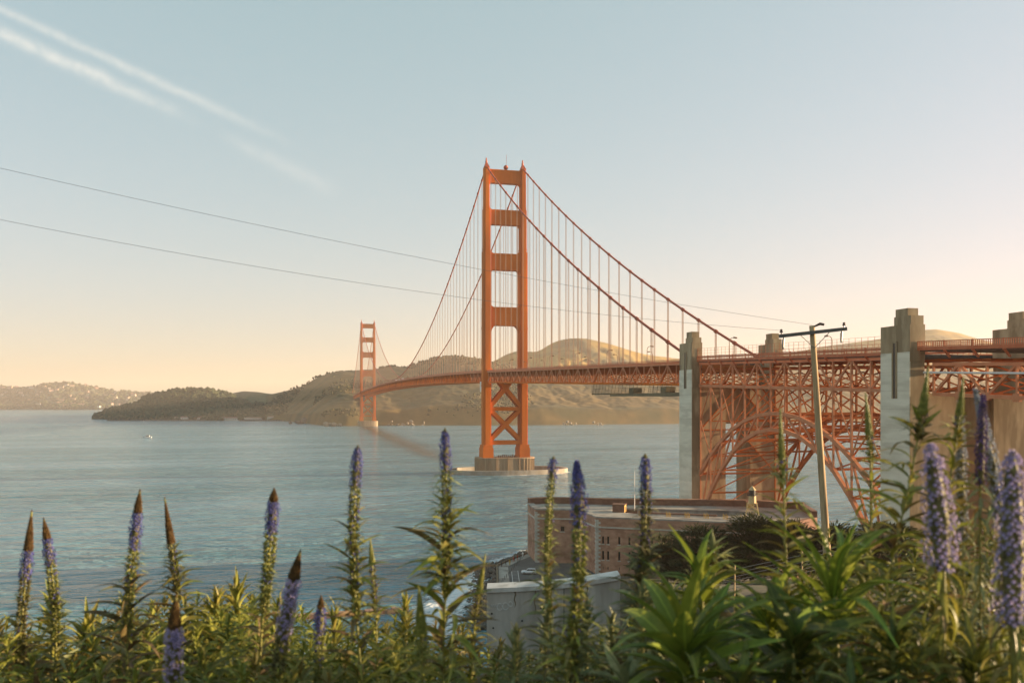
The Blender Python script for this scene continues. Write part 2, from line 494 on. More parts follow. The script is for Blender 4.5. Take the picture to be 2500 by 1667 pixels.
# ================================================================== WATER
def build_water():
    xs = np.concatenate([np.linspace(-14000, -1200, 14)[:-1], np.linspace(-1200, -260, 30)[:-1], np.arange(-260, 60, 2.0), np.linspace(60, 1200, 30), np.linspace(1200, 14000, 14)[1:]])
    ys = np.concatenate([np.linspace(-3000, -480, 12)[:-1], np.arange(-480, -250, 2.0), np.linspace(-250, 60, 60)[:-1], np.linspace(60, 2000, 80), np.linspace(2000, 14000, 16)[1:]])
    X, Y = np.meshgrid(xs, ys)
    nx, ny = len(xs), len(ys)
    v = np.stack([X.ravel(), Y.ravel(), np.full(X.size, WZ)], 1)
    i = np.arange(nx * ny).reshape(ny, nx)
    f = np.stack([i[:-1, :-1].ravel(), i[:-1, 1:].ravel(), i[1:, 1:].ravel(), i[1:, :-1].ravel()], 1)
    me = bpy.data.meshes.new('water')
    me.from_pydata(v.tolist(), [], f.tolist())
    foam = np.zeros(len(v), np.float32)
    for a, b, w in SHORE_FOAM:
        a, b = np.array(a), np.array(b)
        d = b - a
        t = np.clip(((v[:, :2] - a) @ d) / (d @ d), 0, 1)
        dist = np.linalg.norm(v[:, :2] - (a + t[:, None] * d), axis=1)
        foam = np.maximum(foam, np.clip(1 - dist / w, 0, 1))
    at = me.attributes.new('foam', 'FLOAT', 'POINT')
    at.data.foreach_set('value', foam)
    # a slick of smoother water that trails along the bridge line
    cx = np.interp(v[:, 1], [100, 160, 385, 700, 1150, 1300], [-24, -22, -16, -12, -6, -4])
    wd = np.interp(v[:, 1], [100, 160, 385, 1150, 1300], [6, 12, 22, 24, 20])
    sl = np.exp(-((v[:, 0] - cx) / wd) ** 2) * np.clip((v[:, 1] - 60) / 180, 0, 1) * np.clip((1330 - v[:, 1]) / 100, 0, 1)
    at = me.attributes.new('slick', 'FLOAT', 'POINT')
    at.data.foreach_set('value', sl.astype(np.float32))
    m = bpy.data.materials.new('water')
    m.use_nodes = True
    t = m.node_tree
    N = t.nodes.new
    b = t.nodes['Principled BSDF']
    b.inputs['IOR'].default_value = 1.40
    b.inputs['Specular Tint'].default_value = (0.64, 0.92, 1.0, 1)
    ge = N('ShaderNodeNewGeometry')

    def noise_tex(scale, detail, sx, sy, rot=0.0, rough=0.55, dist=0.0):
        mp = N('ShaderNodeMapping')
        mp.inputs['Scale'].default_value = (sx, sy, 1)
        mp.inputs['Rotation'].default_value = (0, 0, rot)
        t.links.new(ge.outputs['Position'], mp.inputs[0])
        n = N('ShaderNodeTexNoise')
        n.inputs['Scale'].default_value = scale
        n.inputs['Detail'].default_value = detail
        n.inputs['Roughness'].default_value = rough
        n.inputs['Distortion'].default_value = dist
        t.links.new(mp.outputs[0], n.inputs['Vector'])
        return n.outputs[0]

    def mathn(op, a, b2, c=None):
        n = N('ShaderNodeMath')
        n.operation = op
        for k, x in enumerate((a, b2, c)):
            if x is None:
                continue
            if isinstance(x, (int, float)):
                n.inputs[k].default_value = x
            else:
                t.links.new(x, n.inputs[k])
        return n.outputs[0]
    big = noise_tex(0.038, 2, 0.55, 1.45, 0.30, dist=0.5)
    mid = noise_tex(0.105, 3, 0.6, 1.5, 0.22, dist=0.8)
    fine = noise_tex(0.36, 4, 0.7, 1.4, 0.15, dist=0.5)
    patch = noise_tex(0.006, 4, 0.5, 1.6, 0.1)
    h = mathn('ADD', mathn('MULTIPLY', big, 11.0), mathn('ADD', mathn('MULTIPLY', mid, 7.5), mathn('MULTIPLY', fine, 2.2)))
    sla = N('ShaderNodeAttribute')
    sla.attribute_name = 'slick'
    pr = N('ShaderNodeMapRange')
    t.links.new(patch, pr.inputs[0])
    pr.inputs[1].default_value = 0.35
    pr.inputs[2].default_value = 0.65
    pr.inputs[3].default_value = 0.32
    pr.inputs[4].default_value = 1.0
    amp = mathn('MULTIPLY', pr.outputs[0], mathn('SUBTRACT', 1.0, mathn('MULTIPLY', sla.outputs['Fac'], 0.55)))
    bp = N('ShaderNodeBump')
    bp.inputs['Distance'].default_value = 1.0
    t.links.new(amp, bp.inputs['Strength'])
    t.links.new(h, bp.inputs['Height'])
    t.links.new(bp.outputs[0], b.inputs['Normal'])
    # colour: deep teal, browner in the slick, white where surf breaks
    fo = N('ShaderNodeAttribute')
    fo.attribute_name = 'foam'
    fn = noise_tex(0.35, 8, 0.8, 1.2, 0.3, 0.7, 1.0)
    fm = N('ShaderNodeMapRange')
    t.links.new(mathn('ADD', fn, mathn('MULTIPLY', fo.outputs['Fac'], 0.42)), fm.inputs[0])
    fm.inputs[1].default_value = 0.70
    fm.inputs[2].default_value = 0.80
    caps = noise_tex(0.22, 7, 0.35, 1.2, 0.15, 0.65, 1.2)
    cm = N('ShaderNodeMapRange')
    t.links.new(caps, cm.inputs[0])
    cm.inputs[1].default_value = 0.745
    cm.inputs[2].default_value = 0.79
    foamfac = mathn('MAXIMUM', fm.outputs[0], mathn('MULTIPLY', cm.outputs[0], 0.55))
    m1 = N('ShaderNodeMix')
    m1.data_type = 'RGBA'
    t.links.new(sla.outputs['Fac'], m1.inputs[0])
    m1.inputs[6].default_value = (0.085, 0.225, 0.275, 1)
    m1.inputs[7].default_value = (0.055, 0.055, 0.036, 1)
    streak = noise_tex(0.02, 5, 0.10, 1.0, 0.06, 0.6, 0.6)
    sr = N('ShaderNodeMapRange')
    t.links.new(streak, sr.inputs[0])
    sr.inputs[1].default_value = 0.36
    sr.inputs[2].default_value = 0.66
    ms_ = N('ShaderNodeMix')
    ms_.data_type = 'RGBA'
    t.links.new(mathn('MULTIPLY', sr.outputs[0], mathn('SUBTRACT', 1.0, sla.outputs['Fac'])), ms_.inputs[0])
    t.links.new(m1.outputs[2], ms_.inputs[6])
    ms_.inputs[7].default_value = (0.185, 0.335, 0.395, 1)
    m2 = N('ShaderNodeMix')
    m2.data_type = 'RGBA'
    t.links.new(foamfac, m2.inputs[0])
    t.links.new(ms_.outputs[2], m2.inputs[6])
    m2.inputs[7].default_value = (0.72, 0.75, 0.76, 1)
    t.links.new(m2.outputs[2], b.inputs['Base Color'])
    rr = N('ShaderNodeMapRange')
    t.links.new(foamfac, rr.inputs[0])
    rr.inputs[3].default_value = 0.14
    rr.inputs[4].default_value = 0.9
    t.links.new(rr.outputs[0], b.inputs['Roughness'])
    me.materials.append(m)
    o = bpy.data.objects.new('water', me)
    tag(put(o), kind='structure')


SHORE_FOAM = [((-112, -402), (-98, -373), 14), ((-98, -373), (-90, -356), 11), ((-90, -356), (-80, -341), 8), ((-80, -341), (-70, -328), 6), ((-118, -425), (-112, -402), 12), ((-160, -440), (-118, -428), 10), ((-42, -4), (-30, -18), 5), ((-30, -18), (3, -25), 5), ((3, -25), (36, -18), 5), ((36, -18), (48, -2), 5)]
build_water()


# ================================================================== HILLS across the strait (R, F, z of shore and ridge)
def fbm(x, y, z=0.0, octs=5):
    return noise.fractal(Vector((x, y, z)), 0.9, 2.1, octs)


def hill(name, shore, ridge, m, ns=260, nt=70, back=700, bumps=26.0, gscale=1 / 260, cliff=0.16, seed=0, gully=1.0):
    """shore and ridge: lists of (right, forward, height); lofted, carved with gullies, and closed down behind the ridge"""
    bs = np.array([a / b for a, b, c in shore])
    br = np.array([a / b for a, b, c in ridge])
    grid = np.linspace(br[0], br[-1], ns + 1)

    def curve(xs, ys, k):
        y = np.interp(grid, xs, ys)
        for _ in range(k):
            y = np.concatenate([[y[0]], (y[:-2] + 2 * y[1:-1] + y[2:]) / 4, [y[-1]]])
        return y
    k_ = max(2, ns // 24)
    sf, rf = curve(bs, [p[1] for p in shore], k_), curve(br, [p[1] for p in ridge], k_)
    rz = curve(br, [p[2] for p in ridge], max(2, ns // 40))
    vs, fs = [], []
    rows = nt + nt // 3
    for i in range(ns + 1):
        a = (grid[i] * sf[i], sf[i], shore[0][2])
        b = (grid[i] * rf[i], rf[i], rz[i])
        for j in range(rows + 1):
            t = j / nt
            if t <= 1:
                pr = cliff * smooth01(t / 0.10) + (1 - cliff) * (0.55 * t + 0.45 * smooth01(t))
                r_, f_ = a[0] + (b[0] - a[0]) * t, a[1] + (b[1] - a[1]) * t
                z_ = a[2] + (b[2] - a[2]) * pr
                env = math.sin(math.pi * min(1, t)) ** 0.8
                h = b[2] - a[2]
            else:
                tt = (t - 1) * 3
                r_, f_ = b[0] + (b[0] - a[0]) * 0.1 * tt, b[1] + back * tt
                z_ = b[2] * (1 - smooth01(tt)) - 3
                env = 0.3 * (1 - tt)
                h = b[2]
            p = EYE + RGT * r_ + FWD * f_
            g = abs(fbm(p.x * gscale * 1.3 + seed, p.y * gscale * 0.55 + seed, seed, 4))
            n2 = fbm(p.x * gscale * 4 + seed, p.y * gscale * 4, seed, 5)
            k = min(1.0, h / 120.0)
            n3 = fbm(p.x * gscale * 15 + seed, p.y * gscale * 15, seed + 3, 4)
            z_ += env * k * n3 * bumps * 0.16
            z_ += env * k * (bumps * n2 * 0.45 - gully * bumps * 1.6 * max(0, 0.45 - g)) + (1 - env) * k * n2 * 1.2
            f_ += env * n2 * bumps * 1.5
            q = EYE + RGT * r_ + FWD * f_
            vs.append((q.x, q.y, max(z_, -3.0)))
    w = rows + 1
    for i in range(ns):
        for j in range(rows):
            fs.append((i * w + j, (i + 1) * w + j, (i + 1) * w + j + 1, i * w + j + 1))
    mb = MB()
    mb.v, mb.f, mb.mi = vs, fs, [0] * len(fs)
    o = obj(name, mb, m, smooth=True)
    tag(o, kind='structure')
    return o


WOODLAND_HILL_S = [(-1290, 2690, -1.0), (-1197, 2600, -1.0), (-1102, 2530, -1.0), (-993, 2450, -1.0), (-899, 2430, -1.0), (-801, 2430, -1.0), (-707, 2440, -1.0)]
WOODLAND_HILL_R = [(-1299, 2720, 7.1), (-1259, 2740, 28.8), (-1224, 2780, 39.6), (-1191, 2850, 70.7), (-1131, 2900, 88.5), (-1029, 2900, 95.8), (-956, 2900, 79.8), (-883, 2850, 52.1), (-811, 2800, 19.8)]
ROLLING_HILL_S = [(-962, 2600, -1.0), (-825, 2500, -1.0), (-709, 2450, -1.0), (-623, 2400, -1.0), (-526, 2200, -1.0), (-416, 1990, -1.0), (-376, 1990, -1.0)]
ROLLING_HILL_R = [(-1295, 3500, 42.9), (-1189, 3500, 81.7), (-1068, 3450, 98.6), (-998, 3400, 94.5), (-928, 3350, 85.5), (-856, 3300, 98.3), (-790, 3300, 113.2), (-690, 3300, 143.1), (-624, 3300, 151.4)]
HEADLAND_S = [(-689, 2420, -1.0), (-617, 2380, -1.0), (-507, 2120, -1.0), (-413, 1905, -1.0), (-365, 1880, -1.0), (-322, 1905, -1.0), (-248, 1925, -1.0), (-161, 1935, -1.0), (-64, 1935, -1.0), (73, 1960, -1.0), (227, 2020, -1.0), (402, 2080, -1.0), (620, 2150, -1.0), (932, 2250, -1.0), (1296, 2400, -1.0), (1731, 2600, -1.0)]
HEADLAND_R = [(-825, 2900, 76.9), (-754, 2850, 87.9), (-660, 2700, 101.1), (-583, 2600, 129.4), (-520, 2550, 144.6), (-456, 2550, 148.4), (-405, 2600, 154.2), (-364, 2620, 165.5), (-327, 2700, 160.8), (-286, 2700, 178.4), (-225, 2700, 196.1), (-157, 2700, 198.8), (-95, 2650, 186.8), (-35, 2650, 168.1), (168, 2700, 159.4), (448, 2750, 155.9), (738, 2800, 154.9), (1056, 2900, 161.4), (1469, 3000, 165.1), (2130, 3200, 156.5)]
GOLDEN_HILL_S = [(-185, 2700, -1.0), (-35, 2700, -1.0), (171, 2750, -1.0), (456, 2800, -1.0), (751, 2850, -1.0), (1056, 2900, -1.0), (1394, 3000, -1.0), (1695, 3000, -1.0), (2095, 3100, -1.0)]
GOLDEN_HILL_R = [(-226, 3300, 159.7), (-126, 3300, 184.6), (-59, 3250, 213.6), (6, 3200, 243.4), (96, 3250, 241.4), (156, 3300, 282.5), (214, 3300, 297.4), (280, 3300, 297.4), (347, 3300, 284.1), (421, 3300, 260.9), (529, 3350, 235.4), (691, 3400, 221.0), (922, 3500, 215.4), (1129, 3600, 250.8), (1310, 3700, 289.7), (1612, 3800, 330.5), (1746, 3800, 364.9), (1861, 3800, 374.4), (1966, 3800, 357.2), (2071, 3800, 324.8), (2306, 3900, 286.8), (2703, 4000, 242.5)]
FAR_HILL_S = [(-5140, 6100, -1.0), (-4337, 6050, -1.0), (-3547, 6000, -1.0), (-3219, 5950, -1.0), (-2920, 5950, -1.0), (-2634, 5980, -1.0), (-2421, 6050, -1.0), (-2169, 6200, -1.0)]
FAR_HILL_R = [(-6151, 7300, 141.3), (-5417, 7300, 196.4), (-4691, 7200, 212.5), (-4257, 7200, 179.9), (-3984, 7100, 167.5), (-3751, 7000, 201.1), (-3576, 7000, 211.6), (-3400, 7000, 180.0), (-3224, 7000, 144.8), (-2977, 7000, 130.7), (-2731, 7000, 102.5), (-2449, 7000, 32.2)]
[('pole', [(11.414, 2.885), (11.895, -4.249)])]

hill('woodland_hill', WOODLAND_HILL_S, WOODLAND_HILL_R, 'hill_green', ns=200, nt=50, back=300, bumps=12, cliff=0.10, seed=3.1)
hill('rolling_hill', ROLLING_HILL_S, ROLLING_HILL_R, 'hill_green', ns=220, nt=60, back=600, bumps=26, cliff=0.03, seed=11.7)
HEADLAND = hill('headland_hill', HEADLAND_S, HEADLAND_R, 'hill_cliff', ns=520, nt=110, back=500, bumps=16, gscale=1 / 240, cliff=0.20, seed=5.3, gully=0.45)
hill('golden_hill', [(a, b, 60.0) for a, b, c in GOLDEN_HILL_S], GOLDEN_HILL_R, 'hill_gold', ns=360, nt=60, back=900, bumps=26, cliff=0.0, seed=8.9)
hill('far_hill', FAR_HILL_S, FAR_HILL_R, 'hill_far', ns=260, nt=60, back=1200, bumps=40, gscale=1 / 420, cliff=0.10, seed=2.2)

# ================================================================== NEAR BLUFF AND LOT
def bluff_z(r, f):
    if f < 0:
        z = -1.75 + 0.02 * f
    else:
        left = smooth01((-r - 4 - 0.02 * f) / 14)
        right = smooth01((r - 7 - 0.03 * f) / 12)
        slope = 0.31 + 0.07 * left - 0.115 * right
        z = -1.75 - slope * f - 0.35 * smooth01(f / 3)
        if f < 3.2:
            z = max(z, -1.75 - 0.30 * f)
    # unseen rise right of the view, towards the toll plaza, shaped to shade the plants
    z += 7.8 * smooth01((r - 10) / 38) * smooth01((24 - f) / 10)
    return z


def build_bluff():
    rs = np.concatenate([np.linspace(-170, -24, 26)[:-1], np.linspace(-24, 30, 70)[:-1], np.linspace(30, 330, 44)])
    fs_ = np.concatenate([np.linspace(-90, -4, 16)[:-1], np.linspace(-4, 40, 70)[:-1], np.linspace(40, 270, 60)])
    mb = MB()
    for f in fs_:
        for r in rs:
            z = bluff_z(r, f)
            p = L(r, f, z)
            n = fbm(p.x * 0.12, p.y * 0.12, 1.0, 5)
            zz = p.z + n * 0.5 * smooth01(f / 12)
            mb.v.append((p.x, p.y, max(zz, -0.5)))
    w = len(rs)
    for i in range(len(fs_) - 1):
        for j in range(w - 1):
            mb.f.append((i * w + j, i * w + j + 1, (i + 1) * w + j + 1, (i + 1) * w + j))
            mb.mi.append(0)
    tag(obj('bluff_terrain', mb, 'soil', smooth=True), kind='structure')


build_bluff()

LOT = [(-95.5, -393), (-87.6, -357.5), (-82.4, -350), (-73.2, -338.5), (-71.5, -333), (-66, -329), (60, -329), (60, -500), (-10, -520), (-70, -470), (-104, -430)]
tag(obj('parking_lot', MB().prism(LOT, -1.0, 3.0), 'lot'), kind='structure')
mb = MB()
for i in range(3):                       # paler concrete promenade along the sea wall
    (x0, y0), (x1, y1) = LOT[i], LOT[i + 1]
    d = Vector((x1 - x0, y1 - y0, 0)).normalized()
    n = Vector((-d.y, d.x, 0)) * -1
    a, b = Vector((x0, y0, 3.006)), Vector((x1, y1, 3.006))
    mb.add([a + n * 0.5, b + n * 0.5, b + n * 3.4, a + n * 3.4], [(0, 1, 2, 3)])
tag(obj('promenade_pavement', mb, 'roof_slab'), kind='structure')
kerb = MB()
for i in range(4):
    (x0, y0), (x1, y1) = LOT[i], LOT[i + 1]
    kerb.beam((x0, y0, 3.2), (x1, y1, 3.2), 0.55, 0.6, up=(0, 0, 1))
tag(obj('sea_wall', kerb, 'concrete_dark'), 'low concrete sea wall along the promenade beside the rocks', 'wall')
# painted bay lines
ln = MB()
a, b = Vector((-85.0, -365.8, 3.012)), Vector((-90.8, -391.5, 3.012))
d = (b - a).normalized()
n = Vector((-d.y, d.x, 0))
ln.add([a - n * .09, b - n * .09, b + n * .09, a + n * .09], [(0, 1, 2, 3)])
a2, b2 = a + n * 1.9, b + n * 1.9
ln.add([a2 - n * .09, b2 - n * .09, b2 + n * .09, a2 + n * .09], [(0, 1, 2, 3)])
for k in range(12):
    c = a + d * (1 + k * 2.1)
    ln.add([c - d * .08, c + d * .08, c + d * .08 + n * 1.9, c - d * .08 + n * 1.9], [(0, 1, 2, 3)])
tag(obj('lane_marking', ln, 'line_paint'), kind='structure')


# riprap along the sea wall: too many and too small to pick apart
def rock_shape(mb, c, s):
    bm = bmesh.new()
    bmesh.ops.create_icosphere(bm, subdivisions=1, radius=1)
    ph = random.random() * 50
    sc = Vector((s * random.uniform(.7, 1.3), s * random.uniform(.7, 1.3), s * random.uniform(.5, .9)))
    rot = Quaternion((random.random(), random.random(), random.random()), random.random() * 6)
    vs = []
    for v in bm.verts:
        k = 1 + 0.35 * noise.noise(v.co * 1.3 + Vector((ph, ph, 0)))
        q = rot @ Vector((v.co.x * sc.x, v.co.y * sc.y, v.co.z * sc.z)) * k
        vs.append(c + q)
    fs = [[v.index for v in f.verts] for f in bm.faces]
    bm.free()
    mb.add(vs, fs)


rk = MB()
for i in range(5):
    if i < 4:
        (x0, y0), (x1, y1) = LOT[i], LOT[i + 1]
    else:
        (x0, y0), (x1, y1) = LOT[-1], LOT[0]
    ln_ = math.hypot(x1 - x0, y1 - y0)
    d = Vector((x1 - x0, y1 - y0, 0)) / ln_
    n = Vector((-d.y, d.x, 0))
    wide = 7.5 if i in (0, 4) else (5.5 if i == 1 else 3.6)
    for k in range(int(ln_ * 9)):
        u, w = random.random() * ln_, random.random() ** 0.8
        c = Vector((x0, y0, 0)) + d * u + n * (0.4 + w * wide)
        c.z = 3.0 - 1.6 * w + random.uniform(-.5, .25)
        rock_shape(rk, c, random.uniform(0.45, 1.0))
tag(obj('riprap_rocks', rk, 'rock'), 'heaped grey boulders between the sea wall and the surf', 'rocks', kind='stuff')

# low reddish ledge in the shallows to the left
mb = MB()
for i in range(26):
    t0, t1 = i / 26, (i + 1) / 26
    p0 = Vector((-149, -406.5, 1.2)).lerp(Vector((-121, -405.5, 1.2)), t0)
    p1 = Vector((-149, -406.5, 1.2)).lerp(Vector((-121, -405.5, 1.2)), t1)
    h = 1.7 + 0.35 * noise.noise(Vector((i * .7, 2, 1)))
    mb.box((p0.x, p0.y - .9 - .3 * random.random(), 0.5), (p1.x - .06, p1.y + .9, 1.4 + h))
tag(obj('breakwater', mb, 'rust_wall'), 'low reddish breakwater in the shallows behind the flower stalks', 'breakwater')

# retaining wall with pale coping
wp = [L(-1.75, 60, -13.15), L(0.4, 60, -13.06), L(2.55, 60, -12.93), L(4.8, 60, -12.7), L(7.5, 60, -12.25)]
wall = empty('retaining_wall', (wp[0].x, wp[0].y, 36.0))
tag(wall, 'grey concrete retaining wall with pale coping below the flowers', 'wall')
mb, mc = MB(), MB()
for i in range(len(wp) - 1):
    a, b = wp[i], wp[i + 1]
    bk = FWD * 1.4
    lo = Vector((0, 0, 8))
    q = [a - lo, b - lo, b, a]
    mb.add(q + [p + bk for p in q], [(0, 1, 2, 3), (7, 6, 5, 4), (0, 4, 5, 1), (3, 2, 6, 7), (0, 3, 7, 4), (1, 5, 6, 2)])
    up, fr = Vector((0, 0, 0.30)), FWD * -0.15
    q = [a + fr, b + fr, b + fr + up, a + fr + up]
    bk2 = FWD * 1.8
    mc.add(q + [p + bk2 for p in q], [(0, 1, 2, 3), (7, 6, 5, 4), (0, 4, 5, 1), (3, 2, 6, 7), (0, 3, 7, 4), (1, 5, 6, 2)])
obj('wall_face', mb, 'wall_grey', wall)
obj('coping', mc, 'wall_cap', wall)
gf = MB()
for cx, cz, rr in ((-0.85, -14.15, .22), (-0.45, -14.1, .24), (-0.1, -13.95, .16)):
    pts = [L(cx + rr * math.cos(t / 20 * 6.3) * .8, 59.97, cz + rr * math.sin(t / 20 * 6.3)) for t in range(20)]
    gf.tube(pts, 0.025, 4)
for k in range(6):
    x = -1.45 + k * .12
    gf.tube([L(x, 59.97, -14.1), L(x + .05, 59.97, -13.95), L(x + .1, 59.97, -14.12)], 0.02, 4)
for jx, jz in ((3.6, -12.88),):
    obj('expansion_joint', MB().beam(L(jx, 59.99, jz - .02), L(jx, 59.99, jz - 6.5), .035, .03), 'hole', wall)
for jx, jz, jl in ((0.2, -13.1, 1.1), (1.6, -13.0, 1.7), (2.7, -12.95, .9), (4.3, -12.8, 1.5), (5.2, -12.7, 1.2)):
    pts = [L(jx + .05 * math.sin(q * 1.7), 59.992, jz - jl * q / 6) for q in range(7)]
    obj('drip_stain', MB().tube(pts, [.05, .06, .05, .045, .04, .025, .01], 5), 'concrete_dark', wall)
obj('graffiti_scrawl', gf, 'graffiti', wall)
for cx, cz in ((-1.4, -14.6), (-1.3, -15.6), (0.7, -15.1), (2.0, -14.2)):
    hb = MB().tube([L(cx, 59.99, cz), L(cx, 59.9, cz)], 0.06, 8)
    obj('weep_hole', hb, 'hole', wall)


# ================================================================== SUSPENSION BRIDGE
def deck_z(y):
    """top chord level of the stiffening truss"""
    if 0 <= y <= 1280:
        return 76.0 + 7.0 * (1 - ((y - 640) / 640) ** 2)
    if y < 0:
        return 76.0 + y * 0.0250
    return 76.0 - (y - 1280) * 0.025


def cable_z(y):
    if 0 <= y <= 1280:
        return 86.0 + 140.5 * ((y - 640) / 640) ** 2
    yy = -y if y < 0 else y - 1280
    t = yy / 343.0
    return 226.5 + (68.0 - 226.5) * t - 4 * 9.3 * t * (1 - t)


bridge = empty('suspension_bridge', (0, 0, WZ))
tag(bridge, 'orange-red suspension bridge with two tall portal towers crossing the strait', 'bridge')
HX = 13.7


def leg_section(z):
    """half width across the bridge, half length along it"""
    if z > 214:
        return 1.95, 3.9
    if z > 195:
        return 2.0, 4.0
    if z > 164:
        return 2.4, 4.6
    if z > 123:
        return 2.8, 5.2
    return 2.95, 5.7


def build_tower(y0, label, detail=True):
    tw = empty('tower', (0, y0, WZ), bridge)
    tag(tw, label)
    zs = [22.5, 67, 110, 123, 164, 195, 214, 225]
    for s in (-1, 1):
        mb = MB()
        for a, b in zip(zs[:-1], zs[1:]):
            hx, hy = leg_section((a + b) / 2)
            c = s * HX
            # stepped cell section: core plus proud bays
            mb.box((c - hx, y0 - hy * .62, a), (c + hx, y0 + hy * .62, b))
            mb.box((c - hx * .62, y0 - hy, a), (c + hx * .62, y0 + hy, b))
            mb.box((c - hx * .84, y0 - hy * .84, a), (c + hx * .84, y0 + hy * .84, b))
        leg = obj('leg', mb, 'orange', tw)
        # flared pedestal and horizontal bands
        mb = MB()
        mb.box((s * HX - 3.9, y0 - 6.9, 13.6), (s * HX + 3.9, y0 + 6.9, 20.5))
        mb.box((s * HX - 3.5, y0 - 6.4, 20.5), (s * HX + 3.5, y0 + 6.4, 22.8))
        obj('pedestal', mb, 'orange', tw)
        for z in (66, 108, 125, 166, 196.5):
            hx, hy = leg_section(z - 1)
            mb = MB()
            mb.box((s * HX - hx - .18, y0 - hy * .62 - .1, z - .5), (s * HX + hx + .18, y0 + hy * .62 + .1, z + .5))
            mb.box((s * HX - hx * .62 - .1, y0 - hy - .18, z - .45), (s * HX + hx * .62 + .1, y0 + hy + .18, z + .45))
            obj('band', mb, 'orange', leg)
        # cable saddle housing and aviation beacon
        mb = MB()
        c = s * HX
        mb.add([(c - 1.8, y0 - 4, 225), (c + 1.8, y0 - 4, 225), (c + 1.8, y0 + 4, 225), (c - 1.8, y0 + 4, 225), (c - .7, y0 - 1, 228.6), (c + .7, y0 - 1, 228.6), (c + .7, y0 + 1, 228.6), (c - .7, y0 + 1, 228.6)],
               [(0, 3, 2, 1), (4, 5, 6, 7), (0, 1, 5, 4), (1, 2, 6, 5), (2, 3, 7, 6), (3, 0, 4, 7)])
        mb.tube([(c, y0, 228.6), (c, y0, 230.2), (c, y0, 230.3), (c, y0, 232.0), (c, y0, 232.6)], [.8, .8, .5, .5, .2], 8)
        obj('saddle_beacon', mb, 'cable', tw)
    # portal struts with chamfered lower and upper brackets
    for z0, z1, up, dn in ((214.3, 223.8, 0, 4.0), (183.9, 194.4, 2.2, 4.2), (150.6, 162.4, 2.6, 5.0), (110.0, 123.2, 2.6, 8.0)):
        hxu = leg_section(z1 + 1)[0]
        hxl = leg_section(z0 - 1)[0]
        xi = HX - hxl + .3
        xu = HX - hxu + .3
        poly = []
        nseg = 6
        ks = dn * 0.55
        poly.append((-xi, z0 - dn))
        for q in range(1, nseg + 1):
            t = q / nseg * math.pi / 2
            poly.append((-xi + ks * (1 - math.cos(t)), z0 - dn + dn * math.sin(t)))
        for q in range(nseg, -1, -1):
            t = q / nseg * math.pi / 2
            poly.append((xi - ks * (1 - math.cos(t)), z0 - dn + dn * math.sin(t)))
        if up:
            poly += [(xu, z1 + up), (xu - up * .8, z1 + .25), (-xu + up * .8, z1 + .25), (-xu, z1 + up)]
        else:
            poly += [(xu, z1), (-xu, z1)]
        hy = leg_section((z0 + z1) / 2)[1] * .60
        mb = MB()
        # cut the polygon into three convex-ish plates: body and two brackets
        body = [(-xi, z0), (xi, z0), (xu, z1), (-xu, z1)]
        mb.extrude_xz(body, y0 - hy, y0 + hy)
        for sg in (-1, 1):
            br = [(sg * xi, z0 - dn), (sg * xi, z0)] + [(sg * (xi - ks * (1 - math.cos(q / nseg * math.pi / 2))), z0 - dn + dn * math.sin(q / nseg * math.pi / 2)) for q in range(nseg, 0, -1)]
            if sg < 0:
                br = br[::-1]
            mb.extrude_xz(br, y0 - hy * .96, y0 + hy * .96)
            if up:
                bu = [(sg * xu, z1 + up), (sg * xu, z1), (sg * (xu - up * 1.1), z1), (sg * (xu - up * .35), z1 + up * .35)]
                mb.extrude_xz(bu if sg < 0 else bu[::-1], y0 - hy * .96, y0 + hy * .96)
        st = obj('portal_strut', mb, 'orange', tw)
        if detail:
            fl = MB()
            nn = 11
            for q in range(nn):
                x = -xi + 1.2 + (2 * xi - 2.4) * q / (nn - 1)
                for sg in (-1, 1):
                    fl.box((x - .28, y0 + sg * hy - .16, z0 + .5), (x + .28, y0 + sg * hy + .16, z1 - .8))
            fl.box((-xi, y0 - hy - .22, z1 - .6), (xi, y0 + hy + .22, z1 + .12))
            fl.box((-xi, y0 - hy - .22, z0 - .1), (xi, y0 + hy + .22, z0 + .45))
            obj('fluting', fl, 'orange', st)
    # braces below the deck
    xi = HX - 2.9
    for sy in (-3.2, 3.2):
        for zc, dz in ((64.0, 13.5), (37.3, 11.3)):
            for sg in (-1, 1):
                mb = MB()
                mb.beam((-xi - .8, y0 + sy, zc - sg * dz), (xi + .8, y0 + sy, zc + sg * dz), 2.9, 2.0 + .006 * sg, up=(0, 0, 1))
                obj('diagonal_brace', mb, 'orange', tw)
            obj('gusset', MB().extrude_xz([(-2.6, zc), (0, zc - 3.2), (2.6, zc), (0, zc + 3.2)], y0 + sy - 1.05, y0 + sy + 1.05), 'orange', tw)
    for z0, z1 in ((47.6, 50.4), (22.9, 25.8)):
        obj('cross_strut', MB().box((-xi - .5, y0 - 4.2, z0), (xi + .5, y0 + 4.2, z1)), 'orange', tw)
    # concrete pier with rounded ends and vertical ribs
    poly = []
    for i in range(40):
        t = 2 * math.pi * i / 40
        poly.append((math.copysign(abs(math.cos(t)) ** .5, math.cos(t)) * 21.5, y0 + math.copysign(abs(math.sin(t)) ** .6, math.sin(t)) * 10.5))
    pr = MB().prism(poly, -4, 12.9)
    pr.prism([(x * 1.02, y0 + (y - y0) * 1.03) for x, y in poly], 12.9, 13.6)
    pier = obj('pier', pr, 'pier_concrete', tw)
    if detail:
        for i in range(40):
            x, y = poly[i]
            obj('pier_rib', MB().box((x - .35, y - .35, 1), (x + .35, y + .35, 12.8)), 'pier_concrete', pier)
    return tw


TOW_S = build_tower(0, 'near orange tower with concrete pier and oval fender')
TOW_N = build_tower(1280, 'far orange tower against the headland', False)
